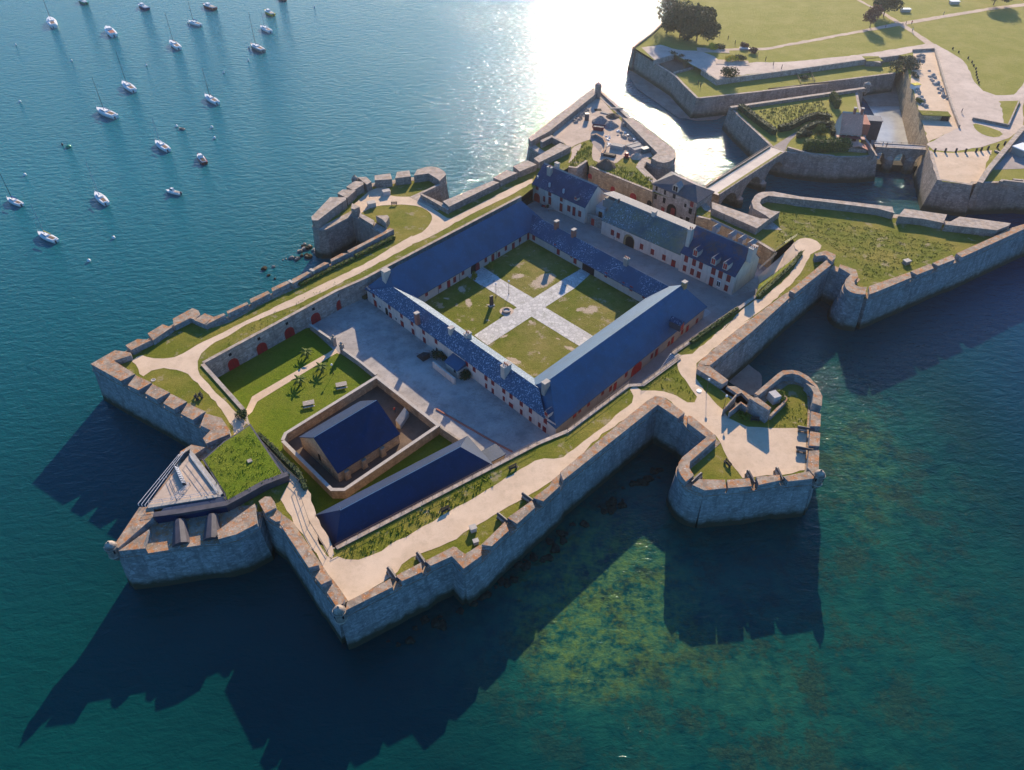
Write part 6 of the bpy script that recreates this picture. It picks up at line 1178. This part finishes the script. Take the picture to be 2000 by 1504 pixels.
bench('r4', 1810,865, .55, 'dark bench on the bank near the end of the long hall'); bench('r4', 1282,1195, .55, 'dark bench on the bank halfway along the long hall'); bench('s4', 1095,890, -.1, 'bench in the shade of the square stone block'); bench('s4', 878,1232, -1.1, 'dark bench on the lawn wedge of the south-east bastion'); bench('s7', 760,403, .1, 'dark bench on the north-west bastion lawn'); bench('r2', 935,555, -.9, 'left one of two dark benches on the western bastion'); bench('r2', 968,538, -.9, 'right one of two dark benches on the western bastion')
def picnic(f, x, y_, a, label):
    t = empty('picnic_table', P1(f, ZY, x, y_), label, 'picnic table', 'picnic tables on the lawn', a); bm = BM(); [box(bm, (0,-.55+.22*k,.74), 2.6, .2, .06) for k in range(6)]; link('table_top', bm, 'pale_wood', t)
    for sy in (-1, 1): bm = BM(); box(bm, (0,sy*1.0,.44), 2.6, .4, .06); link('bench_seat', bm, 'pale_wood', t)
    for sx in (-.9, .9): bm = BM(); box(bm, (sx,0,.36), .1, 2.2, .1); tube(bm, [(sx,-.7,0),(sx,-.3,.74)], .06, 5); tube(bm, [(sx,.7,0),(sx,.3,.74)], .06, 5); link('trestle', bm, 'pale_wood', t)
picnic('r4', 470,222, .3, 'picnic table on the lawn nearest the gravel yard'); picnic('r4', 215,367, .3, 'picnic table on the lawn nearest the path')
def plinth(f, x, y_, label, s_=(1.1,1.0,1.0), z=ZG, mat='concrete', a=.4):
    t = empty('plinth', P1(f, z, x, y_), label, 'plinth', None, a); bm = BM(); box(bm, (0,0,0), s_[0], s_[1], s_[2]); link('block', bm, mat, t); bm = BM(); box(bm, (0,0,s_[2]), s_[0]+.2, s_[1]+.2, .15); link('cap', bm, 'pale_coping', t); return t
plinth('s6', 1297,545, 'white plinth beside the southern curtain path'); plinth('s7', 700,320, 'stone plinth at the entrance of the north-west gun platform', (2.2,1.6,1.3)); plinth('s7', 585,412, 'stone plinth at the near end of the platform edge', (2.4,1.8,1.3)); plinth('s3', 1078,740, 'lone stone box in the grass of the eastern bastion', (1.8,1.3,1.0), ZG, 'pale_stone'); plinth('s6', 1318,648, 'small brown stone stump near the parapet step', (.9,.7,.9), ZG, 'rampart_stone')
for f, x, y_, lb in (('t1',1640,275,'white stone bracket behind the north-west parapet, lower one'),('t1',1805,185,'white stone bracket behind the north-west parapet, upper one')): plinth(f, x, y_, lb, (.6,1.4,1.4), ZG, 'pale_coping', .9)
def lamp(f, x, y_, label, z=ZG, h=3.4, group='lamp posts'):
    t = empty('lamp_post', P1(f, z, x, y_), label, 'lamp post', group); bm = BM(); lathe(bm, [(.16,0),(.1,.25),(.06,.4),(.05,h)], n=8); link('pole', bm, 'dark_metal', t); bm = BM(); lathe(bm, [(.06,h),(.22,h+.1),(.28,h+.3),(.2,h+.5),(.04,h+.58)], n=12); link('lamp_globe', bm, 'white_paint', t, smooth=True)
lamp('s4', 718,660, 'lamp post on the shaded lawn beside the inner flank wall'); lamp('s4', 853,790, 'lamp post by the mouth of the sunken stair'); lamp('r5', 1075,800, 'slim lamp post on the lawn edge of the court', ZY+.15, 4.0); lamp('r5', 1175,778, 'slim lamp post on the far side of the court path', ZY+.15, 4.0); lamp('t1', 1965,960, 'lamp post by the left gate pier', ZY, 2.6)
sl_ = P1('r5', ZY, 1040,870); sb = empty('standing_slab', (sl_.x, sl_.y, ZY+.12), 'dark upright slab on the court lawn', 'monument', None, .5); bm = BM(); box(bm, (0,0,0), 1.1, .5, 3.2, 0, .8); link('slab', bm, 'dark_metal', sb); bm = BM(); box(bm, (0,0,0), 1.6, 1.0, .2); link('base', bm, 'concrete', sb)
wl = P1('r5', ZY, 1158,915); ww = empty('well', (wl.x, wl.y, ZY+.12), 'low round stone well on the court lawn', 'well'); bm = BM(); lathe(bm, [(1.15,0),(1.15,.5),(.8,.55),(.75,.2)], n=20); link('kerb', bm, 'pale_stone', ww); bm = BM(); lathe(bm, [(.8,.25),(.05,.3)], n=20); link('cover', bm, 'concrete', ww); bm = BM(); lathe(bm, [(1.9,0),(1.9,.05),(1.1,.06)], n=24); link('paving_ring', bm, 'earth', ww)
wd = empty('stone_disc', P1('s4', ZG+.05, 662,655), 'white round stone set into the eastern path', 'stone'); bm = BM(); lathe(bm, [(.6,0),(.6,.12),(.1,.15)], n=14); link('disc', bm, 'white_paint', wd)
rg = empty('ring_plate', P1('r2', ZG, 598,410), 'pale ring-shaped plate on the western bastion lawn', 'plate'); bm = BM(); lathe(bm, [(.55,0),(.55,.12),(.36,.12),(.33,.02)], n=16); link('ring', bm, 'pale_coping', rg)
def fence(pts, label, h=1.05, mat='rust_rail', gap=2.2, rails=3, z=None):
    c = pts[len(pts)//2]; t = empty('fence', c, label, 'fence', 'iron railings of the fort')
    railing(t, pts, h, gap, rails, mat, .05, 'rails'); return t
fence(Q('r4', ZG+.15, 1995,668, 422,1482), 'long rust-red railing along the long hall', rails=2); fence(Q('t4', ZG+.15, 1045,1055, 440,1510), 'rust-red railing opposite the long blue roof', rails=2); fence(Q('s4', ZG+.15, 495,402, 213,610), 'railing above the lane stair'); fence(Q('s4', ZG+.15, 960,16, 447,368), 'railing beside the upper eastern path')
fence(Q('r3', ZG, 1845,925, 1700,690, 1600,400)+Q('r2', ZG, 1745,1220, 1640,1120, 1440,900, 1240,700), 'wire fence along the walk above the magazine', 1.1, 'dark_metal', 3.5, 2); fence(Q('t5', ZG+.1, 530,372, 735,480), 'thin railing on the grass behind the dormered house', 1.0, 'pale_wood', 3, 1); fence(Q('u7', ZG+.1, 1060,1095, 1840,1465), 'pale railing above the red door of the retaining wall', 1.0, 'pale_wood', 3, 1)
fence(Q('t5', ZG, 490,1050, 800,740, 1090,490), 'thin pale railing between ramp and upper path', .9, 'pale_wood', 3, 1); fence(Q('t5', ZG+.1, 545,720, 770,522), 'pale railing at the lower end of the ramp', 1.0, 'pale_wood', 3, 2)
fence(Q('t5', ZG+.1, 740,495, 870,390, 1040,285), 'dark railing at the top of the ramp wall', 1.0, 'dark_metal', 3, 2)
stc = Q('s4', ZG, 440,362, 500,398, 215,605, 195,575); st = empty('lane_stair', (*((stc[0]+stc[2])/2)[:2], ZY), 'long straight stair descending from the eastern path to the lane', 'stairs')
bm = BM(); n_ = 22
for k in range(n_):
    t_ = k/n_; a = stc[1].lerp(stc[2], t_*.5); d_ = V3(stc[0]-stc[1], 0); box(bm, (a+d_*.5).xy[:]+(ZY-.1,), .7, 2.4, (ZG-ZY)*(1-t_)+.1, math.atan2((stc[2]-stc[1]).y, (stc[2]-stc[1]).x))
link('steps', bm, 'concrete', st, True)
def bollard(c, label, group, h=.9, mat='dark_wood', r_=.16):
    t = empty('bollard', c, label, 'bollard', group); bm = BM(); lathe(bm, [(r_,0),(r_,h*.9),(r_*.5,h)], n=8); link('post', bm, mat, t); return t
for x, y_ in ((1300,1190),(1382,1190),(1465,1190),(1540,1192),(1622,1190),(1662,1182),(1715,1172),(1790,1155),(1845,1135),(1893,1115)): bollard(P1('s1', ZU, x, y_), 'dark bollard in the row along the quay road', 'bollards along the quay road', 1.5, r_=.35)
for x, y_ in ((1442,385),(1488,412),(1562,458),(1592,490),(1605,518),(1622,543),(1625,570),(1627,590),(1632,612),(1638,632),(1645,652)): bollard(P1('s1', ZU, x, y_), 'dark low post in the curved row at the lawn edge', 'posts along the lawn edge', .9, r_=.3)
for x, y_ in ((672,255),(742,280),(807,310),(862,345),(1038,440),(1100,475),(1160,512),(1225,538),(575,660),(592,680)): bollard(P1('r8', ZU if y_ < 600 else ZT, x, y_), 'thin dark post on the park lawn', 'thin posts on the park lawn', 1.8, r_=.14)
wb = empty('bench', P1('r8', ZU, 958,388), 'long white stone bench between two red shrubs', 'bench', None, -.45); bm = BM(); box(bm, (0,0,.35), 7, 1.4, .3); link('seat', bm, 'white_paint', wb)
for sx in (-2.6, 2.6): bm = BM(); box(bm, (sx,0,0), .5, 1.0, .36); link('support', bm, 'concrete', wb)
for x, y_, lb in ((1070,92,'low white camper-like kiosk on the lawn left of the upper path'),(1452,30,'pale bench slab on the upper lawn')):
    k_ = empty('kiosk', P1('s1', ZU, x, y_), lb, 'kiosk'); bm = BM(); box(bm, (0,0,0), 4.5, 2.2, 1.3); link('body', bm, 'pale_coping', k_); bm = BM(); box(bm, (0,0,1.3), 4.9, 2.6, .2); link('roof', bm, 'white_paint', k_)
ar_ = empty('pergola', P1('s1', ZT, 285,610), 'square dark frame of planted beds on the dry terrace', 'bed'); bm = BM(); railing(ar_, [P1('s1', ZT, *p) for p in ((215,580),(325,570),(365,640),(255,650),(215,580))], .8, 4, 2, 'dark_wood', .1, 'frame'); bm.free()
bush(P1('s1', ZT, 285,610), 3.0, 'dark plants inside the square frame on the terrace', 'leaf_olive', 1.2, 400, .25, 61)
gt = empty('garden_block', P1('s1', ZT, 805,500), 'pale square stone block against the terrace wall', 'block'); bm = BM(); box(bm, (0,0,0), 7, 6, 2.2); link('block', bm, 'pale_stone', gt); bm = BM(); box(bm, (0,0,2.2), 7.1, 6.1, .1); link('turf', bm, 'park_grass', gt)

# red moped, table and planters outside the far-left house
mo = empty('moped', P1('u4', ZY, 380,955), 'red moped parked outside the far-left house', 'moped', None, -.6)
for sx in (-.6, .6): bm = BM(); tube(bm, [(sx,-.08,.28),(sx,.08,.28)], .28, 12); link('wheel', bm, 'dark_metal', mo)
bm = BM(); box(bm, (-.15,0,.35), .9, .34, .4, 0, .8); box(bm, (.5,0,.3), .2, .36, .75); link('body', bm, 'bright_red', mo); bm = BM(); box(bm, (-.25,0,.76), .7, .3, .1); link('seat', bm, 'dark_metal', mo); bm = BM(); tube(bm, [(.5,-.35,1.1),(.52,0,1.05),(.5,.35,1.1)], .03, 5); link('handlebar', bm, 'grey_metal', mo)
tb = empty('garden_table', P1('u4', ZY, 505,1015), 'pale garden table outside the far-left house', 'table'); bm = BM(); box(bm, (0,0,.7), 1.8, 1.0, .07); link('table_top', bm, 'pale_wood', tb)
for sx in (-.7, .7):
    for sy in (-.35, .35): bm = BM(); box(bm, (sx,sy,0), .08, .08, .7); link('leg', bm, 'wood', tb)
for x, y_, lb in ((640,1015,'teal bin beside the garden table'),(450,960,'dark planter between moped and house')): pl = empty('planter', P1('u4', ZY, x, y_), lb, 'planter'); bm = BM(); lathe(bm, [(.35,0),(.45,.8),(.38,.8),(.36,.6)], n=10); link('pot', bm, 'tarp_teal' if x == 640 else 'dark_wood', pl); bm = BM(); lathe(bm, [(.36,.6),(.3,.95),(.05,1.1)], n=8); link('plant', bm, 'leaf_dark', pl)
bl_ = Q('t2', ZY+.1, 760,1300, 1000,1460); kb = empty('kerb', (*((bl_[0]+bl_[1])/2)[:2], ZY), 'long brown kerb in the gravel yard', 'kerb'); bm = BM(); strip(bm, Q('r4', ZY, 1205,400, 1440,535, 1640,650, 1800,735), .35, ZY+.22, ZY-.05); link('kerbstone', bm, 'brick_red', kb, True)

# ================================================================== PEOPLE (tiny in the photo)
def make_person(c, rz, label, shirt, trousers, pose=0):
    bm = bmesh.new(); J_ = [(0,0,.95,.15),(0,0,1.18,.14),(0,0,1.40,.165),(0,.01,1.52,.06),(0,.02,1.66,.105),(-.2,0,1.42,.065),(-.25,.02*pose,1.15,.05),(-.24,.12*pose,.9,.04),(-.245,.15*pose,.80,.035),(.2,0,1.42,.065),(.25,-.02*pose,1.15,.05),(.24,.1,.9,.04),(.245,.13,.8,.035),
        (-.1,0,.9,.1),(-.11,.1*pose,.5,.07),(-.11,-.02*pose,.08,.05),(-.11,.14-.02*pose,.03,.04),(.1,0,.9,.1),(.11,-.06*pose,.5,.07),(.11,-.2*pose,.08,.05),(.11,.12-.2*pose,.03,.04)]
    E_ = [(0,1),(1,2),(2,3),(3,4),(2,5),(5,6),(6,7),(7,8),(2,9),(9,10),(10,11),(11,12),(0,13),(13,14),(14,15),(15,16),(0,17),(17,18),(18,19),(19,20)]
    me = bpy.data.meshes.new('person'); me.from_pydata([j[:3] for j in J_], E_, []); o = bpy.data.objects.new('person', me); COL.objects.link(o)
    m_ = o.modifiers.new('skin', 'SKIN'); 
    for i, j in enumerate(J_): me.skin_vertices[0].data[i].radius = (j[3], j[3])
    me.skin_vertices[0].data[0].use_root = True; o.modifiers.new('sub', 'SUBSURF').levels = 1
    dg_ = bpy.context.evaluated_depsgraph_get(); nm = bpy.data.meshes.new_from_object(o.evaluated_get(dg_)); o.modifiers.clear(); o.data = nm; nm.materials.clear()
    for k in ('skin', shirt, trousers): nm.materials.append(MAT[k])
    for p in nm.polygons: z = p.center.z; p.material_index = 0 if (z > 1.5 or (abs(p.center.x) > .2 and z < 1.1)) else (1 if z > .93 else 2); p.use_smooth = True
    o.location = c; o.rotation_euler = (0,0,rz); tag(o, label, 'person', None, 'thing')
    bm2 = BM(); bmesh.ops.create_uvsphere(bm2, u_segments=10, v_segments=6, radius=.125)
    for v_ in bm2.verts: v_.co.z = v_.co.z*.8+1.72; v_.co.y -= .02
    link('hair', bm2, 'hair', o, smooth=True); return o
make_person(P1('s1', 8.5, 890,1150), .3, 'person in white on the small three-arched bridge', 'cloth_light', 'cloth_light', 1); make_person(P1('s1', 8.5, 923,1150), 2.2, 'person in dark clothes on the small three-arched bridge', 'cloth_dark', 'cloth_dark', 1)
make_person(P1('s1', ZU+.05, 1075,192), 1.0, 'person standing at the footpath crossing, left one', 'cloth_dark', 'cloth_dark', 1); make_person(P1('s1', ZU+.05, 1120,190), -.5, 'person standing at the footpath crossing, right one', 'cloth_red', 'cloth_dark'); make_person(P1('s1', ZU+.05, 1125,248), .1, 'person walking down the footpath below the crossing', 'cloth_light', 'cloth_dark', 1); make_person(P1('s1', ZU+.05, 1370,118), 1.4, 'person walking on the footpath to the right of the crossing', 'cloth_dark', 'cloth_dark', 1); make_person(P1('s1', ZU+.05, 917,215), 1.4, 'person on the footpath near the small reddish tree', 'cloth_red', 'cloth_dark', 1)
make_person(P1('r6', ZY+.03, 800,672), 2.8, 'person beside the archway of the long low house, left one', 'cloth_light', 'cloth_dark'); make_person(P1('r6', ZY+.03, 835,688), -2.6, 'person beside the archway of the long low house, right one', 'cloth_dark', 'cloth_light'); make_person(P1('r4', ZY+.05, 885,422), .6, 'person in red in the magazine yard', 'cloth_red', 'cloth_dark', 1); make_person(P1('s1', ZU+.05, 1510,880), .6, 'person in dark clothes on the sandy road beside the yard wall', 'cloth_dark', 'cloth_dark', 1)

# ================================================================== HAZE over the roadstead
HZ = NB('haze'); HZ.t.nodes.remove(HZ.b); pv = HZ.t.nodes.new('ShaderNodeVolumePrincipled'); pv.inputs['Color'].default_value = (.92, .92, 1.0, 1); pv.inputs['Density'].default_value = .00014; pv.inputs['Anisotropy'].default_value = .8
HZ.t.links.new(pv.outputs[0], HZ.t.nodes['Material Output'].inputs['Volume'])
bm = BM(); box(bm, (0, 500, -3.6), 8200, 7200, 135); hz = link('haze', bm, 'haze'); tag(hz, 'thin bright haze over the water', None, None, 'stuff')
